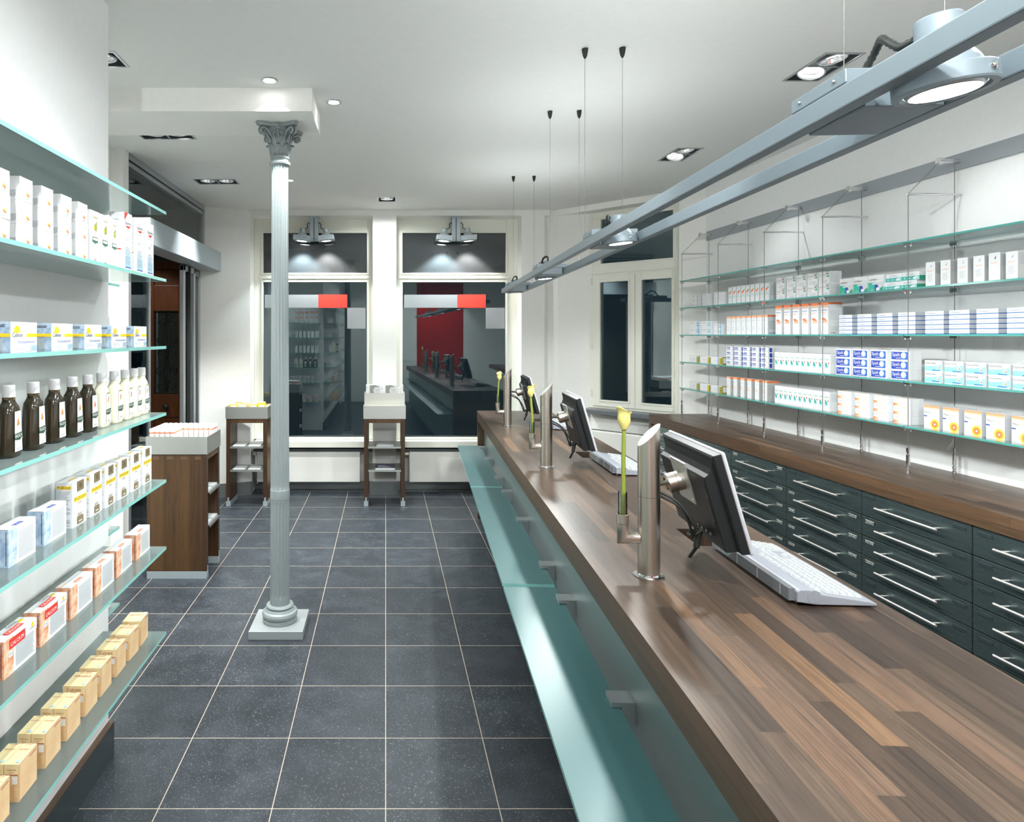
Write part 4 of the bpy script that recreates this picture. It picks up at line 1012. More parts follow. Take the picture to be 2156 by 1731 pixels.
def calla(kind):
    r = empty('calla_lily'); x0 = -.0735
    top = [(.004, .002, .452), (-.005, .004, .40), (.012, 0, .38)][kind]
    z1 = top[2] - .03
    st = [(x0 - .002, 0, .126), (x0 + .001, 0, .18), (x0 + .003, .001, .25), (x0 + top[0]*.6, top[1]*.6, .33 if z1 > .33 else .30), (x0 + top[0], top[1], z1 - .005)]
    # smooth the stem
    P = []
    for i in range(len(st) - 1):
        p0, p1, p2, p3 = [Vector(st[max(0, min(len(st)-1, i + q))]) for q in (-1, 0, 1, 2)]
        for t in (0, .25, .5, .75): P.append(.5*((2*p1) + (-p0 + p2)*t + (2*p0 - 5*p1 + 4*p2 - p3)*t*t + (-p0 + 3*p1 - 3*p2 + p3)*t**3))
    P.append(Vector(st[-1])); P = [(p.x, p.y, p.z) for p in P]
    s = MB(); s.tube(P, .0065, stem_m, 10, radii=[.0078 - .0025*i/(len(P)-1) for i in range(len(P))]); s.build('stem', r)
    # spathe: funnel rolled open on one side, rim flaring and curling
    b = MB(); n, m = 28, 12; vs = []; hh = .072
    for j in range(m + 1):
        t = j/m
        for i in range(n + 1):
            a = 2*PI*i/n - .25; k = .5 - .5*math.cos(a)      # back side grows taller
            rr = .0055 + .0125*math.sin(min(1, t*1.9)*PI/2) - .0015*math.sin(PI*min(1, max(0, t - .5)/.4)) + (.0015 + .0035*k)*max(0, t - .72)/.28*(1 + .3*math.sin(5*a))
            z = hh*t*(.78 + .25*k) - .006*max(0, t - .86)/.14*(1 + .6*math.sin(3*a + kind))
            rr *= 1 + .12*(i/n - .5)*(1 if t > .5 else 0)
            aa = a + .25 + kind*2.1
            vs.append((x0 + top[0] + rr*math.cos(aa), top[1] + rr*math.sin(aa), z1 - .006 + z))
    b.add(vs, [(j*(n+1) + i, j*(n+1) + i + 1, (j+1)*(n+1) + i + 1, (j+1)*(n+1) + i) for j in range(m) for i in range(n)], bloom_m, True)
    o = b.build('bloom', r); so = o.modifiers.new('thick', 'SOLIDIFY'); so.thickness = .0014
    b = MB(); b.tube([(x0 + top[0], top[1], z1 + .004), (x0 + top[0] + .001, top[1], z1 + .045)], .004, pyellow, 8, radii=[.004, .003]); b.build('spadix', r)
    return r
def keyboard_proto():
    r = empty('keyboard'); Lk = .46
    prof = [(0, .004), (.0, .010), (.018, .015), (.150, .033), (.166, .042), (.190, .042), (.196, .036), (.196, .010), (.150, .004)]
    s = MB(); n = len(prof); vs = [(0, y, z) for y, z in prof] + [(Lk, y, z) for y, z in prof]
    s.add(vs, [tuple(range(n - 1, -1, -1)), tuple(range(n, 2*n))] + [(i, (i+1) % n, n + (i+1) % n, n + i) for i in range(n)], kb_case)
    s.cyl((-.001, .155, .024), (.001, .155, .024), .017, kb_case, 24); s.build('case', r, bevel=.0025)
    s = MB(); s.box(.012, Lk - .012, .1965, .212, .010, .041, kb_slot)
    for k in range(4): s.box(.05 + k*.115, .0515 + k*.115, .2121, .2128, .011, .040, silver_plastic)
    s.build('card_reader', r)
    s = MB()
    for x in (.03, Lk - .03): s.cyl((x - .012, .188, .006), (x + .012, .188, .006), .0055, chrome, 10)
    s.build('foot', r)
    def keym(w): 
        k = MB(); a, b2 = w/2 - .0008, .0083; c, d = a - .0028, .0062
        k.hexa([(-a, -b2, 0), (a, -b2, 0), (a, b2, 0), (-a, b2, 0)], [(-c, -d + .0008, .007), (c, -d + .0008, .007), (c, d + .0008, .0075), (-c, d + .0008, .0075)], kb_key); return mesh_of(k, 'key')
    cache = {}
    sl = math.atan2(.018, .132)
    def key(x, y, w):
        w = round(w, 4)
        if w not in cache: cache[w] = keym(w)
        o = bpy.data.objects.new('key', cache[w]); COL.objects.link(o); o.parent = r; o.location = (x, y, .0155 + (y - .018)*.1364); o.rotation_euler = (sl, 0, 0)
    U = .0185
    rows = [(.036, [1.25, 1.25, 1.25, 5.5, 1.25, 1.25, 1.25, 1.5]), (.0545, [2.25] + [1]*10 + [2.25]), (.073, [1.75] + [1]*11 + [1.75]), (.0915, [1.5] + [1]*12 + [1]), (.110, [1]*13 + [1.5])]
    for y, ws in rows:
        x = .014
        for w in ws: key(x + w*U/2, y, w*U); x += w*U
        for k in range(3):
            if y not in (.0545, .073) or (y == .0545 and k == 1): key(.300 + k*U, y, U)
        for k in range(4): key(.370 + k*U, y, U)
    for k in range(13): key(.023 + k*.0205 + (k // 4)*.006, .137, U)
    s = MB()
    for k in range(3): s.box(.38 + k*.022, .388 + k*.022, .140, .143, .0325, .0332, pgreen)
    s.build('status_light', r)
    return r
MK = frame((1.2435, 1.640, .9775), (.05, 1, 0), (-1, .05, 0))
pp, mp, vp, kp = post_proto(), monitor_proto(), vase_proto(), keyboard_proto()
where = ['nearest to the camera', 'in the middle of the counter', 'at the far end of the counter']
for k in range(3):
    D = Matrix.Translation((.0850*k, 1.5315*k, 0)); last = k == 2
    o = copy_tree(pp) if k else pp
    o.matrix_world = D @ MPOST; tag(o, 'slant-cut brushed steel post with vase arm, ' + where[k], 'monitor post', 'steel monitor posts on the counter')
    o = copy_tree(mp) if k else mp
    o.matrix_world = D @ MM; tag(o, 'black flat monitor seen from behind, ' + where[k], 'monitor', 'monitors on the counter')
    # cables of this monitor
    A = D @ MPOST; Bm = D @ MM
    ca_ = MB()
    for q, (dx, dz) in enumerate(((0, 0), (.004, -.012))):
        p0 = A @ Vector((.0, -.0, .235 + dz)); p0 = A @ Vector((.029, -.008 + .006*q, .243 + dz)); p3 = Bm @ Vector((.15 + .03*q, .243, .072)); mid1 = A @ Vector((.075 + dx, -.03, .215 + dz)); mid2 = (A @ Vector((.115, -.035 + .02*q, .15 - .02*q))); mid3 = p3 + Vector((-.03, -.004, -.015))
        st = [p0, mid1, mid2, mid3, p3]; P = []
        for i in range(4):
            a0, a1, a2, a3 = [st[max(0, min(4, i + z))] for z in (-1, 0, 1, 2)]
            for t in (0, .2, .4, .6, .8): P.append(.5*((2*a1) + (-a0 + a2)*t + (2*a0 - 5*a1 + 4*a2 - a3)*t*t + (-a0 + 3*a1 - 3*a2 + a3)*t**3))
        P.append(p3); ca_.tube(P, .0038, rubber, 8)
    pe = Bm @ Vector((.16, .243, .074)); ca_.cyl(pe, pe + Vector((-.012, -.004, -.05)), .009, rubber, 10); ca_.cyl(pe + Vector((-.012, -.004, -.05)), pe + Vector((-.02, .02, -.085)), .005, rubber, 8)
    cb = ca_.build('cable'); cb.parent = o; cb.matrix_parent_inverse = (D @ MM).inverted()
    o = copy_tree(vp) if k else vp
    o.matrix_world = D @ MPOST; tag(o, 'small glass tube vase on the steel post ' + where[k], 'vase', 'glass tube vases on the counter')
    o = calla(k); o.matrix_world = D @ MPOST; tag(o, 'single yellow calla lily standing in the vase ' + where[k], 'flower', 'calla lilies on the counter')
    o = copy_tree(kp) if k else kp
    o.matrix_world = D @ MK; tag(o, 'light grey keyboard with card reader, ' + where[k], 'keyboard', 'keyboards on the counter')
# ------------------------------------------------------------------ cartons with their printing
class Carton(MB):
    E = .0005
    def __init__(s, w, d, h, mat, top=None, side=None):
        super().__init__(); s.w, s.d, s.h = w, d, h; s.lay = 0
        s.box(0, w, 0, d, 0, h, mat, top=top, side=side)
    def P(s, face, pts, mat):
        """polygon in 0..1 face coordinates; faces F front, L left end, R right end, T top"""
        s.lay += 1; e = s.E + .00004*s.lay; w, d, h = s.w, s.d, s.h
        f = {'F': lambda u, v: (u*w, -e, v*h), 'L': lambda u, v: (-e, (1-u)*d, v*h), 'R': lambda u, v: (w + e, u*d, v*h), 'T': lambda u, v: (u*w, v*d, h + e)}[face]
        s.add([f(u, v) for u, v in pts], [tuple(range(len(pts)))], mat); return s
    def R(s, face, u0, u1, v0, v1, mat): return s.P(face, [(u0, v0), (u1, v0), (u1, v1), (u0, v1)], mat)
    def C(s, face, u, v, r, mat, n=18, asp=None, ry=None):
        fw = s.w if face in 'FT' else s.d; fh = s.d if face == 'T' else s.h
        return s.P(face, [(u + r/fw*math.cos(2*PI*i/n), v + (ry or r)/fh*math.sin(2*PI*i/n)) for i in range(n)], mat)
    def T(s, face, txt, u, v, wd, mat, hmax=None, turn=0):
        """lettering with left end at u, baseline v, width wd (fraction of the face width)"""
        s.lay += 1; e = s.E + .00004*s.lay; w, d, h = s.w, s.d, s.h; vs, fs, tw = text_geo(txt)
        fw = s.w if face in 'FT' else s.d; fh = s.d if face == 'T' else s.h
        if turn: k = wd*fh/tw; kk = min(k, hmax/.72) if hmax else k
        else: k = wd*fw/tw; kk = min(k, hmax/.72) if hmax else k
        f = {'F': lambda a, b: (a, -e, b), 'L': lambda a, b: (-e, d - a, b), 'R': lambda a, b: (w + e, a, b), 'T': lambda a, b: (a, b, h + e)}[face]
        out = []
        for q in vs:
            a, b = q.x*k, q.y*kk
            if turn: a, b = -b, a
            out.append(f(u*fw + a, v*fh + b))
        s.add(out, fs, mat); return s
    def lines(s, face, u0, u1, v0, v1, n, mat, jag=.25, th=.45):
        rr = random.Random(int(u0*100) + n)
        for i in range(n):
            v = v1 - (v1 - v0)*(i + .5)/n; t = (v1 - v0)/n*th/2
            s.R(face, u0, u1 - (u1 - u0)*jag*rr.random(), v - t, v + t, mat)
        return s
def fade(c, face, u0, u1, v0, v1, mats, horiz=True):
    n = len(mats)
    for i, mt in enumerate(mats):
        if horiz: c.R(face, u0 + (u1-u0)*i/n, u0 + (u1-u0)*(i+1)/n, v0, v1, mt)
        else: c.R(face, u0, u1, v0 + (v1-v0)*i/n, v0 + (v1-v0)*(i+1)/n, mt)
MB_ = {}
def reg(k, c, name): MB_[k] = (mesh_of(c, name), name)

# ---- left wall
c = Carton(.060, .06, .0585, pw)
c.lines('F', .45, .80, .74, .88, 2, plg); c.C('F', .58, .33, .0045, porange); c.C('F', .67, .28, .0042, porange); c.C('F', .56, .38, .003, pyellow); c.lines('F', .45, .8, .10, .18, 2, pltblue)
c.lines('L', .1, .95, .12, .42, 6, pgrey); c.R('F', 0, 1, 0, .012, ptan2); reg('cube', c, 'cream_box')
c = Carton(.064, .05, .168, pw)
c.lines('F', .3, .82, .86, .90, 2, polive); c.C('F', .5, .70, .006, polive, ry=.012); c.C('F', .62, .72, .005, polive, ry=.016); c.C('F', .40, .69, .004, pyellow)
c.P('F', [(.22, .52), (.80, .52), (.80, .43), (.52, .395), (.22, .43)], pdkgreen); c.R('F', .26, .76, .455, .505, pw2); c.T('F', 'RAUSCH', .29, .465, .44, pdkgreen); c.P('F', [(.3, .43), (.75, .43), (.52, .405)], pgreen); c.lines('F', .35, .7, .08, .12, 2, pgrey)
c.lines('L', .1, .9, .15, .8, 14, plg); reg('olive', c, 'shampoo_box')
c = Carton(.070, .05, .199, pw)
fade(c, 'F', .12, .85, .08, .45, [pltblue, pltblue, pm('ink_pale_blue', '#bcd6ee', .45), pm('ink_paler_blue', '#d5e5f4', .45)], False)
c.R('F', .12, .85, .06, .075, pnavy); c.T('F', 'Eucerin', .12, .80, .72, pdk, hmax=.02); c.P('F', [(.16, .775), (.82, .785), (.5, .73)], pred); c.lines('F', .15, .8, .69, .71, 1, pgrey); c.C('F', .70, .60, .009, plg, n=16); c.lines('F', .2, .6, .52, .56, 2, pgrey); c.lines('F', .16, .8, .12, .42, 8, pgrey)
c.lines('L', .1, .85, .45, .9, 12, plg); c.R('L', .2, .8, .36, .38, pred); reg('eucerin', c, 'cream_carton')
c2 = Carton(.070, .05, .199, pw); c2.v, c2.f, c2.mi, c2.sm, c2.mats = list(c.v), list(c.f), list(c.mi), list(c.sm), list(c.mats); c2.lay = c.lay; c2.P('F', [(0, 1), (.42, 1), (0, .86)], pred); reg('eucerin_red', c2, 'cream_carton')
c = Carton(.121, .05, .074, pw, side=pblue_marble)
c.R('F', .62, 1, .50, .615, pyellow); c.R('F', .54, .62, .50, .615, pm('ink_fade_yellow', '#f7e58a', .45)); c.P('F', [(.11, .64), (.13, .78), (.17, .86), (.23, .88), (.29, .86), (.33, .78), (.35, .64)], pyellow); c.T('F', 'Cebion', .06, .50, .37, pdk); c.T('F', 'Stressabwehr', .26, .29, .68, pm('ink_violet_grey', '#7d86b4', .5), hmax=.0085); c.lines('F', .06, .6, .08, .23, 3, plg); c.R('F', .74, .98, .04, .24, pblue_marble)
c.R('L', 0, 1, .50, .615, pyellow); c.lines('L', .1, .85, .82, .92, 2, pdk); c.R('L', .30, .62, .05, .44, pm('ink_frost', '#c7d3d6', .5)); c.T('L', 'Cebion', .52, .10, .3, pgrey, turn=1); reg('stress', c, 'vitamin_box')
def marble_back(side, top_word, red):
    c = Carton(.122 if side is pblue_marble else .138, .044, .091, pw, side=side)
    c.R('F', 0, .30, 0, .985, side); c.lines('F', .35, .96, .10, .86, 20 if not red else 24, pgrey, .12, .5)
    if red:
        c.R('F', .16, .62, .68, .95, pred); c.T('F', 'CALCIUM', .19, .745, .40, pw, hmax=.014); c.C('F', .19, .55, .011, pw, ry=.007); c.T('F', '1200', .13, .52, .12, pdk); c.R('F', .64, 1, .70, 1, pw); c.C('F', .86, .90, .006, pyellow); c.T('F', 'Cebion', .76, .78, .2, pdk)
        c.R('T', .25, .72, .18, .55, pred); c.T('T', 'CALCIUM', .28, .27, .41, pw, hmax=.009); c.C('T', .83, .6, .01, pyellow, ry=.005); c.T('T', 'Calcivit', .5, .72, .3, pdk)
    else:
        mt = pnavy if side is pblue_marble else porange
        c.R('T', .30, .62, .10, .35, mt); c.T('T', 'Cebion', .32, .14, .26, pw, hmax=.006)
        c.R('T', 0, .3, 0, 1, pm('frost_' + ('b' if mt is pnavy else 'o'), '#e3eaf2' if mt is pnavy else '#f3e2da', .5)); c.R('T', .32, .6, .05, .09, pgrey)
    c.lines('L', .1, .6, .08, .55, 7, pdk, .5, .25); c.R('L', .88, .92, .06, .96, pdk); return c
reg('blueback', marble_back(pblue_marble, 'x', False), 'vitamin_box'); reg('orangeback', marble_back(porange_marble, 'x', False), 'calcium_box'); reg('calcium', marble_back(porange_marble, 'x', True), 'calcium_box')
c = Carton(.086, .047, .132, pw)
c.R('F', .30, .80, .76, .985, pbronze); c.lines('F', .32, .78, .69, .76, 3, pgrey); c.C('F', .55, .88, .008, pm('ink_bronze_dark', '#6f6248', .4, .3)); c.R('F', .10, .97, .55, .655, pyellow); c.T('F', 'frubiase', .12, .575, .82, pdk, hmax=.012); c.T('F', 'SPORT', .36, .475, .32, pbronze); c.lines('F', .25, .8, .36, .42, 2, plg)
c.R('F', .30, .76, .03, .20, pbronze); c.lines('F', .32, .76, .20, .28, 4, pbronze); c.R('F', .42, .64, .08, .10, pw)
c.T('L', 'frubiase', .06, .87, .84, pdk, hmax=.006); c.R('L', .05, .92, .855, .93, pyellow); c.T('L', 'frubiase', .06, .87, .84, pdk, hmax=.009); c.lines('L', .06, .92, .05, .82, 26, pgrey, .4, .4); c.R('T', .3, .8, .42, .55, pyellow); reg('frubiase', c, 'mineral_box')
def caltrate(d):
    c = Carton(.083, d, .0925, ptan, top=pcream, side=ptan)
    c.R('F', .02, .98, .02, .98, ptan2); c.R('F', .03, .97, .03, .97, ptan); c.R('F', .48, .485, .05, .95, ptan2); c.lines('F', .06, .9, .08, .6, 9, ptan2, .3, .2); c.T('F', 'Caltrate', .55, .88, .38, pcrim)
    c.R('L', 0, 1, .70, 1., pcream); c.R('L', .05, .95, .715, .74, pcrim); c.T('L', 'Caltrate', .18, .84, .64, pcrim); c.T('L', '600+D', .34, .775, .32, pcrim); c.R('L', .55, .92, .48, .69, pw); c.lines('L', .08, .9, .05, .45, 9, ptan2, .3, .3)
    c.T('T', 'Caltrate', .72, .10, .78, pcrim, turn=1, hmax=.016 if d < .05 else .02); c.T('T', '600+D', .95, .22, .5, pcrim, turn=1, hmax=.01); c.C('T', .12, .12 if d > .05 else .2, .005, pltblue); return c
reg('cal_n', caltrate(.036), 'calcium_carton'); reg('cal_w', caltrate(.067), 'calcium_carton')

def put(key, M, label, cat, grp):
    me, nm = MB_[key]; o = bpy.data.objects.new(nm, me); COL.objects.link(o); o.matrix_world = M; tag(o, label, cat, grp); return o
def LM(x, y, z, a=0): return Matrix.Translation((x, y, z + .0003)) @ Matrix.Rotation(PI/2 + a, 4, 'Z')
jit = lambda s=.02: random.uniform(-s, s)
def from_near(i, n): return 'nearest of the row' if i == 0 else ('farthest of the row' if i == n - 1 else f'{ORD[i]} from the near end')
stn = ['bottom', 'middle', 'top']
for k in range(6):
    y = 1.604 - .102 + .102*k - (.0 if k else 0)
    for l in range(3):
        if k == 5: continue
        put('cube', LM(-.905, y, LZ[1] + l*.0588, jit()), f'{stn[l]} white cream box in the {ORD[k]} stack from the near end, second shelf', 'cream box', 'stacked cream boxes on the left wall')
for k in range(3): put('olive', LM(-.905, 1.987 + .072*k, LZ[1], jit()), f'{ORD[k]} of the three white cartons with an olive picture, second left shelf', 'shampoo box', 'olive cartons on the left wall')
for k in range(3): put('eucerin_red' if k == 0 else 'eucerin', LM(-.882, 2.189 + .103*k, LZ[1], jit()), ['tall pale blue cream carton with a red corner, second left shelf', 'middle tall pale blue cream carton with red arrow, second left shelf', 'last tall pale blue cream carton at the end of the second left shelf'][k], 'cream carton', 'tall cream cartons on the left wall')
for k in range(6): put('stress', LM(-.905, 1.373 + .192*k, LZ[2], jit(.015)), f'white vitamin box with yellow stripe on the third left shelf, {from_near(k, 6)}', 'vitamin box', 'yellow striped vitamin boxes')
for k, y in enumerate((1.877, 1.991, 2.095, 2.198, 2.307, 2.42)): put('frubiase', LM(-.906, y, LZ[4], jit(.03)), f'white upright mineral box with yellow band, fifth left shelf, {from_near(k, 6)}', 'mineral box', 'upright yellow banded boxes')
for k, y in enumerate((1.395, 1.557, 1.7185)): put('blueback', LM(-.906, y, LZ[4], jit(.02)), f'white and blue-bubble vitamin box lying on the fifth left shelf, {from_near(k, 3)}', 'vitamin box', 'blue bubble boxes on the fifth left shelf')
for k, y in enumerate((1.378, 1.5395, 1.703, 1.867, 2.028, 2.187, 2.359)):
    lab = f'orange calcium box with red CALCIUM band, sixth left shelf, {from_near(k, 9)}' if k < 3 else f'orange and white calcium box, plain side, sixth left shelf, {ORD[6 - k]} from far end'
    put('calcium' if k < 3 else 'orangeback', LM(-.907, y, LZ[5], jit(.02)), lab, 'calcium box', 'orange calcium boxes')
for k, y in enumerate((1.954, 2.06, 2.18, 2.287, 2.395)): put('cal_w', LM(-.905, y, LZ[6], jit(.04)), f'wide tan carton on the bottom left shelf, {ORD[4 - k]} from the far end', 'calcium carton', 'tan cartons on the bottom left shelf')
for k, y in enumerate((1.475, 1.597, 1.72, 1.836)):
    for q in (0, 1): put('cal_n', LM(-.903 - q*.0375, y, LZ[6], 0), f'{["aisle-side", "wall-side"][q]} narrow tan carton of the {ORD[3 - k]} pair counted from the wide tan cartons', 'calcium carton', 'tan cartons on the bottom left shelf')

# ---- shampoo bottles
def bottle(mat_body, dark):
    r = empty('shampoo_bottle')
    b = MB(); n = 32
    prof = [(.0, .034, .020), (.002, .0365, .022), (.010, .038, .023), (.06, .0365, .0225), (.105, .033, .021), (.122, .028, .0195), (.130, .020, .016), (.137, .0145, .0135), (.142, .0135, .0135), (.146, .0135, .0135)]
    vs = []
    for z, a, c_ in prof:
        for i in range(n):
            t = 2*PI*i/n; e = .72; vs.append((a*math.copysign(abs(math.cos(t))**e, math.cos(t)), c_*math.copysign(abs(math.sin(t))**e, math.sin(t)), z))
    m = len(prof)
    b.add(vs, [(k*n + i, k*n + (i+1) % n, (k+1)*n + (i+1) % n, (k+1)*n + i) for k in range(m-1) for i in range(n)], mat_body, True); b.add(vs[:n], [tuple(range(n-1, -1, -1))], mat_body)
    b.build('body', r)
    q = MB(); q.lathe([(.0138, .1465), (.0152, .147), (.0152, .168), (.0148, .1745), (.0135, .1765), (.0001, .177)], cap_white, 24); q.box(.013, .0175, -.004, .004, .166, .169, cap_white); q.build('cap', r)
    if dark:
        q = MB(); q.lathe([(.0139, .1395), (.0142, .1425), (.0139, .1455)], bottle_neck, 24); q.build('neck_band', r)
    l = MB(); 
    def P(pts, mt, e): l.add([(x, -.0232 - e + .0022*max(0, z - .01)/.1, z) for x, z in pts], [tuple(range(len(pts)))], mt)
    P([(-.020, .014), (.020, .014), (.0165, .112), (-.0165, .112)], pw, .0009)
    if dark: P([(-.015, .100), (.015, .100), (.015, .110), (-.015, .110)], plg, .0012)
    else: P([(-.014, .108), (.014, .108), (.014, .112), (-.014, .112)], polive, .0012)
    for x, z, rr, mt in ((0, .088, .004, porange), (.003, .082, .004, polive), (-.003, .080, .0038, porange), (.001, .093, .003, pl_or)) if dark else ((0, .088, .004, porange), (.002, .094, .003, pdk), (-.004, .083, .003, polive)):
        P([(x + rr*math.cos(i*PI/5), z + rr*1.3*math.sin(i*PI/5)) for i in range(10)], mt, .0013)
    P([(-.0205, .058), (.0205, .060), (.0205, .047), (.006, .040), (-.0205, .043)], pdkgreen, .0014); P([(-.0205, .0425), (.006, .0395), (.0205, .0465), (.0205, .044), (.006, .037), (-.0205, .040)], pw2, .0015)
    vs2, fs2, w2 = text_geo('RAUSCH'); k = .036/w2; l.add([(-.018 + v_.x*k, -.0232 - .0017 + .0022*.045/.1, .0478 + v_.y*k*1.25) for v_ in vs2], fs2, pw)
    for z in (.066, .070, .074): P([(-.011, z), (.011, z), (.011, z + .0012), (-.011, z + .0012)], plg, .0012)
    P([(-.012, .018), (.012, .018), (.012, .023), (-.012, .023)], pgrey, .0012)
    l.build('front_label', r)
    return r
bd, bc = bottle(bottle_dark, True), bottle(bottle_clear, False)
ys = [1.46, 1.575, 1.70, 1.812, 1.922, 2.025, 2.122, 2.22, 2.32, 2.405, 2.49]
ys = [1.487, 1.60, 1.712, 1.82, 1.925, 2.025, 2.122, 2.222, 2.315, 2.395, 2.47]
for k, y in enumerate(ys):
    d = k < 6; i = k if d else k - 6
    src = bd if d else bc
    o = src if i == 0 else copy_tree(src)
    o.matrix_world = LM(-.930, y, LZ[3], jit(.06) + .06); n = 6 if d else 5
    tag(o, f'{"dark brown" if d else "pale clear"} shampoo bottle with white cap, fourth left shelf, {from_near(i, n).replace("of the row", "of its colour")}', 'shampoo bottle', 'shampoo bottles on the left wall')

# ---- right wall
c = Carton(.108, .06, .0335, pw); c.T('F', 'Voltarux', .05, .55, .45, pdk) if False else c.lines('F', .05, .5, .5, .75, 1, pgrey); c.R('F', .72, .80, .25, .8, pl_or); c.R('F', .82, .92, .1, .95, pltblue); reg('a1', c, 'medicine_box')
c = Carton(.118, .06, .0335, pw); c.lines('F', .06, .45, .55, .75, 1, pgrey); c.R('F', .06, .7, .18, .22, plg); reg('a2', c, 'medicine_box')
c = Carton(.130, .06, .0335, pw); c.lines('F', .06, .5, .55, .7, 1, plg); reg('a3', c, 'medicine_box')
c = Carton(.048, .085, .127, pw); c.P('F', [(.18, .70), (.85, .74), (.30, .52)], porange); c.P('F', [(.5, .74), (.85, .78), (.85, .70)], pgreen); c.P('F', [(.15, .38), (.5, .50), (.85, .38), (.85, .33), (.5, .44), (.15, .33)], pltq); c.R('R', 0, 1, 0, 1, pm('carton_grey', '#c9d2d3', .5)); c.lines('R', .1, .9, .3, .8, 8, pgrey); c.R('R', 0, 1, .84, .86, pgrey); reg('tri', c, 'sachet_box')
c = Carton(.088, .075, .0725, pw); c.T('F', 'Sinupret', .08, .68, .58, pgrey); c.T('F', 'forte', .1, .48, .3, pl_or); c.P('F', [(.68, 1), (.98, 1), (.98, .52), (.85, .50), (.72, .64)], pgreen); c.C('F', .83, .80, .011, pw2, ry=.014); c.C('F', .83, .80, .006, pred); c.P('F', [(.15, .14), (.5, .22), (.85, .30), (.85, .12), (.3, .10)], plg); c.lines('F', .1, .6, .28, .36, 1, plg); c.lines('R', .1, .9, .1, .9, 8, plg); reg('sinu', c, 'herbal_box')
c = Carton(.101, .075, .088, pw); c.R('F', 0, 1, 0, .56, pgreen); c.R('F', 0, .42, .16, .52, pm('ink_mint', '#27b395', .45)); c.P('F', [(.42, .52), (.66, .52), (.78, .06), (1, .06), (1, .0), (.42, 0)], pnavy); c.P('F', [(.24, .52), (1, .60), (1, .30), (.82, .2), (.70, .2), (.62, .42), (.24, .42)], plg); c.T('F', 'ASPIRIN', .05, .66, .52, pdk); c.C('F', .64, .14, .013, pw, ry=.009); c.lines('F', .1, .4, .04, .14, 2, pltq); c.R('L', 0, 1, 0, .56, pgreen); c.R('F', .60, .95, .70, .73, plg); reg('asp', c, 'tablet_box')
c = Carton(.101, .055, .041, pw); c.R('F', 0, 1, 0, .52, pltq); c.R('F', .0, .8, .06, .46, pteal); c.T('F', 'ASPIRIN', .2, .62, .5, pgrey, hmax=.009); c.C('F', .80, .30, .012, pw, ry=.005); c.C('F', .72, .22, .010, pw, ry=.005); c.C('F', .14, .26, .006, pltq); c.lines('F', .3, .55, .18, .32, 1, pw); c.R('R', 0, 1, 0, .52, pgreen); c.R('L', 0, 1, 0, .52, pteal); reg('aspf', c, 'tablet_box')
cg = pm('carton_shade_grey', '#b9bcba', .5)
c = Carton(.052, .07, .119, pw, side=cg); c.lines('F', .15, .85, .62, .66, 1, pl_or); c.P('F', [(.50, .80), (.66, .90), (.62, .80), (.56, .77)], pgrey); c.lines('F', .2, .8, .2, .5, 5, plg); c.lines('R', .05, .95, .52, .95, 12, pgrey, .2); 
for k in range(14): c.R('R', .45, .72, .18 + k*.019, .18 + k*.019 + (.012 if k % 3 else .006), pdk)
reg('bar', c, 'white_carton')
reg('bar2', (lambda c: (c.lines('F', .15, .85, .62, .66, 1, pl_or), c.P('F', [(.50, .80), (.66, .90), (.62, .80), (.56, .77)], pdk), c.lines('R', .05, .95, .52, .95, 12, pgrey, .2), c)[-1])(Carton(.052, .07, .123, pw, side=cg)), 'white_carton')
def bp(w, h, mats):
    c = Carton(w, .06, h, pw); c.lines('F', .07, .48, .62, .78, 1, pgrey); c.R('F', .08, .16, .2, .3, plg); c.R('F', .75, .92, 0, 1, mats); c.R('F', .58, .92, .35, .42, pblue); c.lines('F', .6, .9, .6, .8, 1, pteal); return c
reg('b1', bp(.181, .0545, pltblue), 'medicine_box'); reg('b2', bp(.168, .054, pm('ink_pale_cyan', '#c4e6f3', .45)), 'medicine_box'); reg('b3', bp(.115, .0405, pltblue), 'medicine_box')
c = Carton(.058, .085, .134, pw); c.R('F', 0, 1, .90, 1., pl_or); c.R('R', 0, 1, .90, 1., porange); c.R('R', 0, 1, 0, .9, pm('carton_side', '#d2d8d8', .5)); c.lines('R', .08, .9, .25, .7, 10, pgrey); c.R('R', .1, .7, .06, .09, pblue); c.lines('F', .1, .9, .70, .76, 1, plg); c.lines('F', .15, .7, .2, .45, 4, plg); reg('or8', c, 'ointment_box')
c = Carton(.062, .085, .19, pw); c.R('F', 0, 1, .92, 1, porange); c.R('R', 0, 1, .94, 1, porange); c.R('F', 0, 1, .84, .92, pm('ink_grey_orange', '#d8b9a6', .45)); c.T('F', 'Thermacell', .05, .745, .8, pnavy) if False else c.lines('F', .06, .9, .745, .78, 1, pnavy); c.lines('F', .1, .7, .65, .7, 2, pl_or); c.P('F', [(.1, .50), (.4, .53), (.75, .47), (.9, .36), (.6, .43), (.3, .44)], porange); c.P('F', [(.12, .42), (.45, .43), (.85, .35), (.6, .36), (.3, .36)], pl_or); c.lines('F', .1, .6, .12, .24, 4, plg); c.R('F', .1, .2, .03, .07, pgrey); c.lines('R', .1, .9, .45, .75, 8, plg); c.lines('R', .1, .8, .1, .25, 4, plg); c.R('R', .15, .5, .03, .07, pgrey); reg('big6', c, 'ointment_carton')
c = Carton(.102, .06, .0218, pw, top=pblue); c.R('F', 0, 1, 0, .16, pblue); c.R('R', 0, 1, 0, .16, pnavy); c.T('F', 'Thomapyrin', .05, .42, .52, pm('ink_slate', '#6f7896', .5), hmax=.0075); c.R('F', .62, .80, .45, .52, plg); c.R('R', 0, 1, .16, 1, pm('carton_cool_grey', '#b4bcc2', .5)); reg('thoma', c, 'tablet_box')
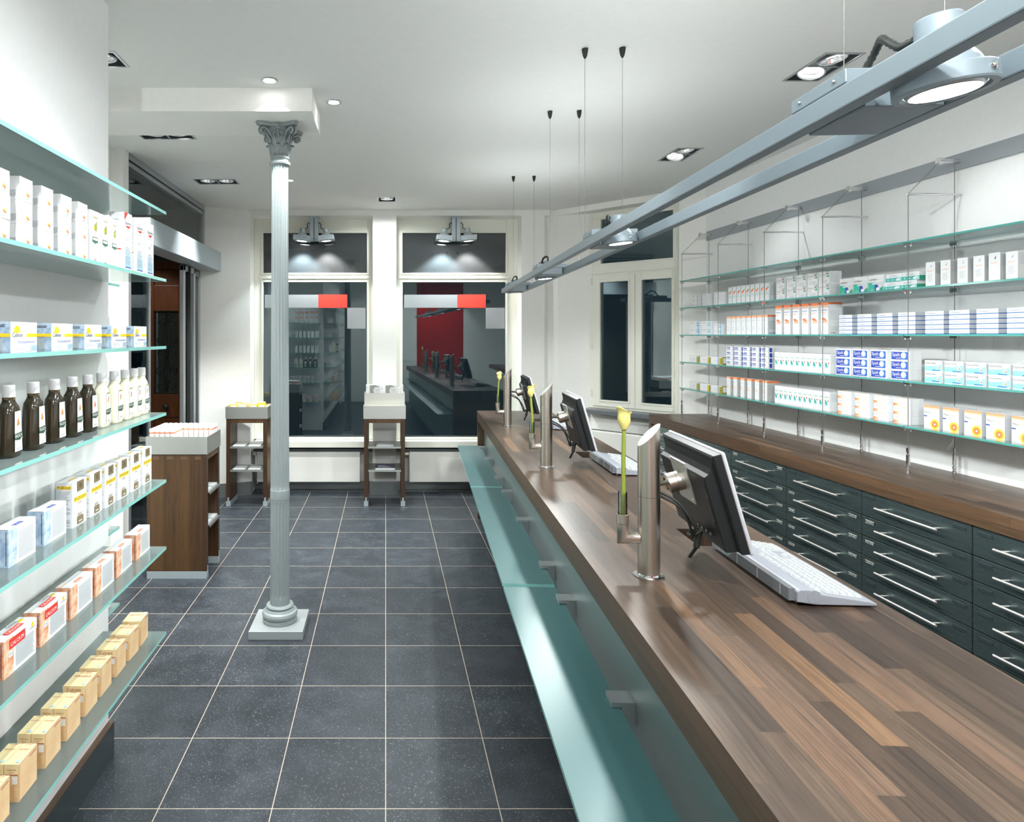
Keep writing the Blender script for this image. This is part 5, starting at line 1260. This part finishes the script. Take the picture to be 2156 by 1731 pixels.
c = Carton(.166, .05, .057, pw); c.lines('F', .3, .62, .42, .55, 1, pltblue); c.T('F', 'Nasic', .28, .42, .3, pltblue) if False else None; c.R('F', .74, .99, .02, .86, polive); c.R('F', .80, .86, .05, .95, pyellow); c.R('F', .90, .93, .1, .9, pdkgreen); c.R('R', 0, 1, .0, 1, polive); c.R('R', .2, .8, .15, .85, pw2); reg('green3', c, 'tea_box')
c = Carton(.083, .06, .0352, pw); c.R('F', .12, .62, .25, .80, pnavy); c.R('F', .16, .58, .34, .62, pw); c.lines('F', .2, .55, .4, .58, 1, pnavy); c.R('R', .15, .45, .1, .9, pnavy); c.R('R', .5, .95, .1, .9, plg); c.C('F', .85, .25, .003, pred); reg('stk', c, 'tablet_box')
def foot(w):
    c = Carton(w, .075, .114, pw); c.R('F', .1, .8, .70, .725, pteal); c.T('F', 'Nail', .1, .76, .5, pgrey) if False else c.lines('F', .1, .75, .76, .79, 1, pgrey); c.P('F', [(.15, .55), (.3, .57), (.55, .42), (.62, .30), (.3, .27), (.15, .32)], pteal); c.P('F', [(.15, .36), (.6, .33), (.5, .26), (.2, .26)], pltq); c.C('F', .72, .52, .0045, pred, ry=.005); c.lines('F', .3, .85, .62, .66, 1, pl_or); c.lines('R', .1, .9, .5, .9, 6, plg); return c
reg('foot', foot(.0495), 'foot_cream_box'); reg('foot2', foot(.0455), 'foot_cream_box')
c = Carton(.112, .065, .0492, pw); c.R('F', .03, .93, .06, .86, pnavy); c.P('F', [(.55, .06), (.93, .06), (.93, .86), (.7, .86)], pm('ink_mid_blue', '#2f62bd', .45)); c.C('F', .70, .50, .0165, pltblue); c.C('F', .67, .50, .0135, pw); c.T('F', 'Spalt', .08, .40, .42, pw); c.R('F', .28, .58, .18, .23, pw); reg('spalt', c, 'tablet_box')
c = Carton(.093, .06, .0525, pw); c.R('F', 0, 1, .04, .46, pltq); c.P('F', [(.45, .46), (1, .64), (1, .46)], pltq); c.R('F', 0, .6, .14, .34, pteal); c.R('F', 0, .6, .16, .40, pltq); c.C('F', .80, .36, .008, pw); c.C('F', .82, .33, .0042, porange); c.R('F', .45, .9, .06, .14, pblue); c.T('F', 'Dolormin', .05, .66, .62, pdk, hmax=.011); c.lines('F', .35, .95, .54, .58, 1, plg); c.lines('R', .1, .9, .1, .9, 7, pgrey); reg('dolo', c, 'tablet_box')
c = Carton(.050, .085, .1355, pw); c.R('F', 0, 1, .90, 1, pl_or); c.R('R', 0, 1, .90, 1, porange); c.R('R', 0, 1, 0, .9, cg); c.lines('R', .1, .9, .3, .8, 9, pgrey); c.C('R', .35, .08, .007, pgrey); c.lines('F', .1, .9, .72, .76, 1, pltblue); c.P('F', [(.1, .58), (.6, .50), (.65, .46), (.1, .54)], pl_or); c.P('F', [(.1, .47), (.55, .40), (.6, .36), (.1, .43)], pl_or); reg('or6', c, 'ointment_box')
c = Carton(.102, .07, .0432, pw); c.lines('F', .05, .45, .66, .78, 1, pgrey); c.R('F', 0, .82, .46, .50, pl_or); fade(c, 'F', .0, .36, .05, .34, [porange, pm('ink_orange2', '#f2a06f', .45), pl_or, pm('ink_orange4', '#f9d7c0', .45)]); c.lines('F', .62, .85, .1, .24, 1, plg); c.R('F', 0, .82, .92, 1, pm('ink_orange5', '#f6cbb0', .45)); reg('magn', c, 'mineral_box')
c = Carton(.084, .085, .1105, pw); fade(c, 'F', 0, 1, .82, 1, [pm('ink_pale_peach', '#fbdcc9', .45), pl_or, pm('ink_peach', '#f39c6d', .45)], False); c.T('F', 'Muco', .07, .66, .33, pdk); c.T('F', 'angin', .42, .66, .38, pl_or); c.lines('F', .07, .75, .585, .615, 1, pgrey); c.R('F', .0, .22, .50, .545, pnavy)
for rr, mt in ((.026, pm('sun1', '#f8e27a', .45)), (.022, pm('sun2', '#f6c64e', .45)), (.017, pm('sun3', '#f29b45', .45)), (.012, porange), (.0045, pw)): c.C('F', .72, .20 + (.04 if False else 0), rr, mt)
c.R('F', .08, .5, .05, .06, plg); c.R('R', 0, 1, 0, 1, pm('carton_side2', '#c2c5c9', .5)); c.R('R', .9, 1, 0, 1, porange); reg('muco', c, 'lozenge_box')

def RM(Yl, z, a=0, dx=0): return Matrix.Translation((2.69 - .0198*Yl + dx, Yl, z + .0003)) @ Matrix.Rotation(math.radians(-88.87) + a, 4, 'Z')
def upr(key, ys, z, desc, where, cat, grp, ja=.012):
    n = len(ys)
    for i, y in enumerate(ys):
        pos = 'leftmost' if i == 0 else ('rightmost' if i == n - 1 else f'{ORD[i]} from the left')
        put(key, RM(y, z, jit(ja)), f'{desc}, {pos}, {where}', cat, grp)
def stacks(key, ys, z, k, h, desc, where, cat, grp, ja=.02):
    names = {2: ['lower', 'upper'], 3: ['bottom', 'middle', 'top'], 4: ['bottom', 'second lowest', 'second highest', 'top'], 5: ['bottom', 'second lowest', 'middle', 'second highest', 'top']}[k]
    n = len(ys)
    for i, y in enumerate(ys):
        st = 'of the left stack' if i == 0 and n > 1 else ('of the right stack' if i == n - 1 and n > 1 else (f'of the {ORD[i]} stack' if n > 1 else 'of its stack'))
        a = jit(ja)
        for l in range(k): put(key, RM(y, z + l*(h + .0003), a + jit(.008)), f'{names[l]} {desc} {st}, {where}', cat, grp)
def spread(a, b, n): return [a + (b - a)*i/n for i in range(n)]
s2, s3, s4, s5 = SZ[1], SZ[2], SZ[3], SZ[4]
stacks('a1', [5.463], s2, 3, .0335, 'white box with orange marks', 'second wall shelf, window end', 'medicine box', 'white boxes on the second wall shelf')
stacks('a2', [5.298], s2, 3, .0335, 'white box with grey print', 'second wall shelf, window bay', 'medicine box', 'white boxes on the second wall shelf')
stacks('a3', [5.118], s2, 3, .0335, 'plain white box', 'second wall shelf, window bay', 'medicine box', 'white boxes on the second wall shelf')
upr('tri', spread(4.908, 4.393, 9), s2, 'slim white box with orange triangle', 'second wall shelf', 'sachet box', 'slim boxes with orange triangles')
stacks('sinu', [4.326, 4.216, 4.119, 4.016, 3.913], s2, 2, .0725, 'white herbal box with green corner', 'second wall shelf', 'herbal box', 'herbal boxes with green corners')
upr('asp', [3.736, 3.628, 3.52], s2, 'green, blue and white tablet box', 'second wall shelf', 'tablet box', 'green and blue tablet boxes')
for (y, z, lb) in ((3.418, 0, 'lower left'), (3.315, 0, 'lower right'), (3.405, 1, 'upper left'), (3.302, 1, 'upper right')): put('aspf', RM(y - .006, s2 + z*.0414, jit(.02)), f'{lb} flat turquoise tablet box, second wall shelf, fourth bay', 'tablet box', 'flat turquoise tablet boxes')
for i, y in enumerate((3.157, 3.074, 2.986, 2.906, 2.834, 2.757)): put('bar2' if i == 4 else 'bar', RM(y, s2, jit(.015)), ['leftmost tall white carton with barcode side, second wall shelf', 'second tall white carton with barcode side, second wall shelf', 'third tall white carton with open flap, second wall shelf', 'fourth tall white carton with barcode side, second wall shelf', 'tall white carton without a barcode, second wall shelf', 'rightmost tall white carton with barcode, second wall shelf'][i], 'carton', 'tall white cartons at the right edge')
stacks('b1', [5.509], s3, 2, .0545, 'wide white and blue box', 'middle wall shelf, window end', 'medicine box', 'wide boxes on the middle wall shelf')
stacks('b2', [5.313], s3, 2, .054, 'white and pale cyan box', 'middle wall shelf, window bay', 'medicine box', 'wide boxes on the middle wall shelf')
stacks('b3', [5.115], s3, 2, .0405, 'small white and blue box', 'middle wall shelf, window bay', 'medicine box', 'wide boxes on the middle wall shelf')
upr('or8', spread(4.932, 4.412, 8), s3, 'slim white box with orange top', 'middle wall shelf', 'ointment box', 'slim boxes with orange tops')
upr('big6', [4.333, 4.245, 4.157, 4.069, 3.982, 3.896], s3, 'tall white carton with orange top and arc', 'middle wall shelf', 'ointment carton', 'tall cartons with orange tops')
stacks('thoma', [3.742, 3.601, 3.461, 3.322], s3, 5, .0218, 'flat blue-edged box', 'middle wall shelf, fourth bay', 'tablet box', 'flat blue-edged boxes in the fourth bay')
stacks('thoma', [3.159, 3.028, 2.891, 2.752], s3, 5, .0218, 'flat blue-edged box', 'middle wall shelf, picture edge', 'tablet box', 'flat blue-edged boxes at the picture edge')
upr('green3', [5.514, 5.335, 5.163], s4, 'long white tea box with leaf green end', 'fourth wall shelf', 'tea box', 'long tea boxes on the fourth wall shelf')
stacks('stk', [4.936, 4.828, 4.718, 4.607, 4.498], s4, 4, .0352, 'white tablet box with navy frame', 'fourth wall shelf', 'tablet box', 'navy framed tablet boxes')
upr('foot', spread(4.342, 3.8126, 10), s4, 'white box with teal foot emblem', 'fourth wall shelf', 'foot cream box', 'foot emblem boxes on the fourth wall shelf')
stacks('spalt', [3.767, 3.636, 3.505, 3.368], s4, 3, .0492, 'royal blue tablet box with white pill', 'fourth wall shelf', 'tablet box', 'royal blue tablet boxes')
stacks('dolo', [3.162, 3.053, 2.943, 2.835, 2.727], s4, 2, .0525, 'white and turquoise tablet box', 'fourth wall shelf', 'tablet box', 'white and turquoise tablet boxes')
upr('green3', [5.514, 5.335, 5.163], s5, 'long white tea box with leaf green end', 'bottom wall shelf', 'tea box', 'long tea boxes on the bottom wall shelf')
upr('or6', [4.932, 4.841, 4.747, 4.66, 4.569, 4.476], s5, 'upright white box with orange top', 'bottom wall shelf', 'ointment box', 'orange topped boxes on the bottom wall shelf')
upr('foot2', spread(4.342, 3.8175, 11), s5, 'white box with teal foot emblem', 'bottom wall shelf', 'foot cream box', 'foot emblem boxes on the bottom wall shelf')
stacks('magn', [3.752, 3.618, 3.484, 3.351], s5, 3, .0432, 'white box with orange flame stripe', 'bottom wall shelf', 'mineral box', 'orange striped boxes on the bottom wall shelf')
upr('muco', [3.166, 3.062, 2.951, 2.846, 2.732], s5, 'white lozenge box with orange sun', 'bottom wall shelf', 'lozenge box', 'lozenge boxes with orange suns')

# ---- goods on the shelves behind the left wall, mirrored in the window glass
def BM(x, z): return Matrix.Translation((x, 2.75, z + .0003)) @ Matrix.Rotation(PI, 4, 'Z')
mir = [('big6', 5, .085), ('bar', 6, .07), ('bar2', 6, .07), None, ('foot', 7, .07), ('muco', 4, .11)]
for i, mset in enumerate(mir):
    z = LZ[1 + i]
    if mset is None:
        for k in range(5):
            o = copy_tree(bd if k < 3 else bc); o.matrix_world = Matrix.Translation((-1.22 - .085*k, 2.72, z + .0003)) @ Matrix.Rotation(PI, 4, 'Z')
            tag(o, f'{"dark" if k < 3 else "pale"} bottle behind the left wall, mirrored in the window, {ORD[k]} from the aisle', 'shampoo bottle', 'bottles mirrored in the window')
    else:
        key, n, st = mset
        for k in range(n): put(key, BM(-1.17 - st*k, z), f'box behind the left wall, mirrored in the window, {ORD[i]} shelf, {ORD[k]} from the aisle', 'box', 'boxes mirrored in the window')

# ------------------------------------------------------------------ camera, world, view
cam = bpy.data.cameras.new('camera'); cam.sensor_width = 36; cam.sensor_fit = 'HORIZONTAL'; cam.lens = F*36/2156
cam.shift_x = (1078 - CX)/2156; cam.shift_y = -(865.5 - CY)/2156; cam.clip_start = .02
co = bpy.data.objects.new('camera', cam); COL.objects.link(co); co.location = (0, 0, H); co.rotation_euler = (PI/2, 0, 0); SC.camera = co
w = bpy.data.worlds.new('night'); SC.world = w; w.use_nodes = True
w.node_tree.nodes['Background'].inputs[0].default_value = (.006, .011, .014, 1); w.node_tree.nodes['Background'].inputs[1].default_value = 1.
SC.view_settings.view_transform = 'Standard'; SC.view_settings.look = 'None'; SC.view_settings.exposure = 1.0; SC.view_settings.gamma = 1.; SC.view_settings.use_curve_mapping = False
cy = SC.cycles
cy.use_denoising = True; cy.max_bounces = 10; cy.diffuse_bounces = 7; cy.glossy_bounces = 4; cy.transparent_max_bounces = 24; cy.transmission_bounces = 6
cy.caustics_reflective = False; cy.caustics_refractive = False; cy.sample_clamp_indirect = 4.; cy.use_adaptive_sampling = True
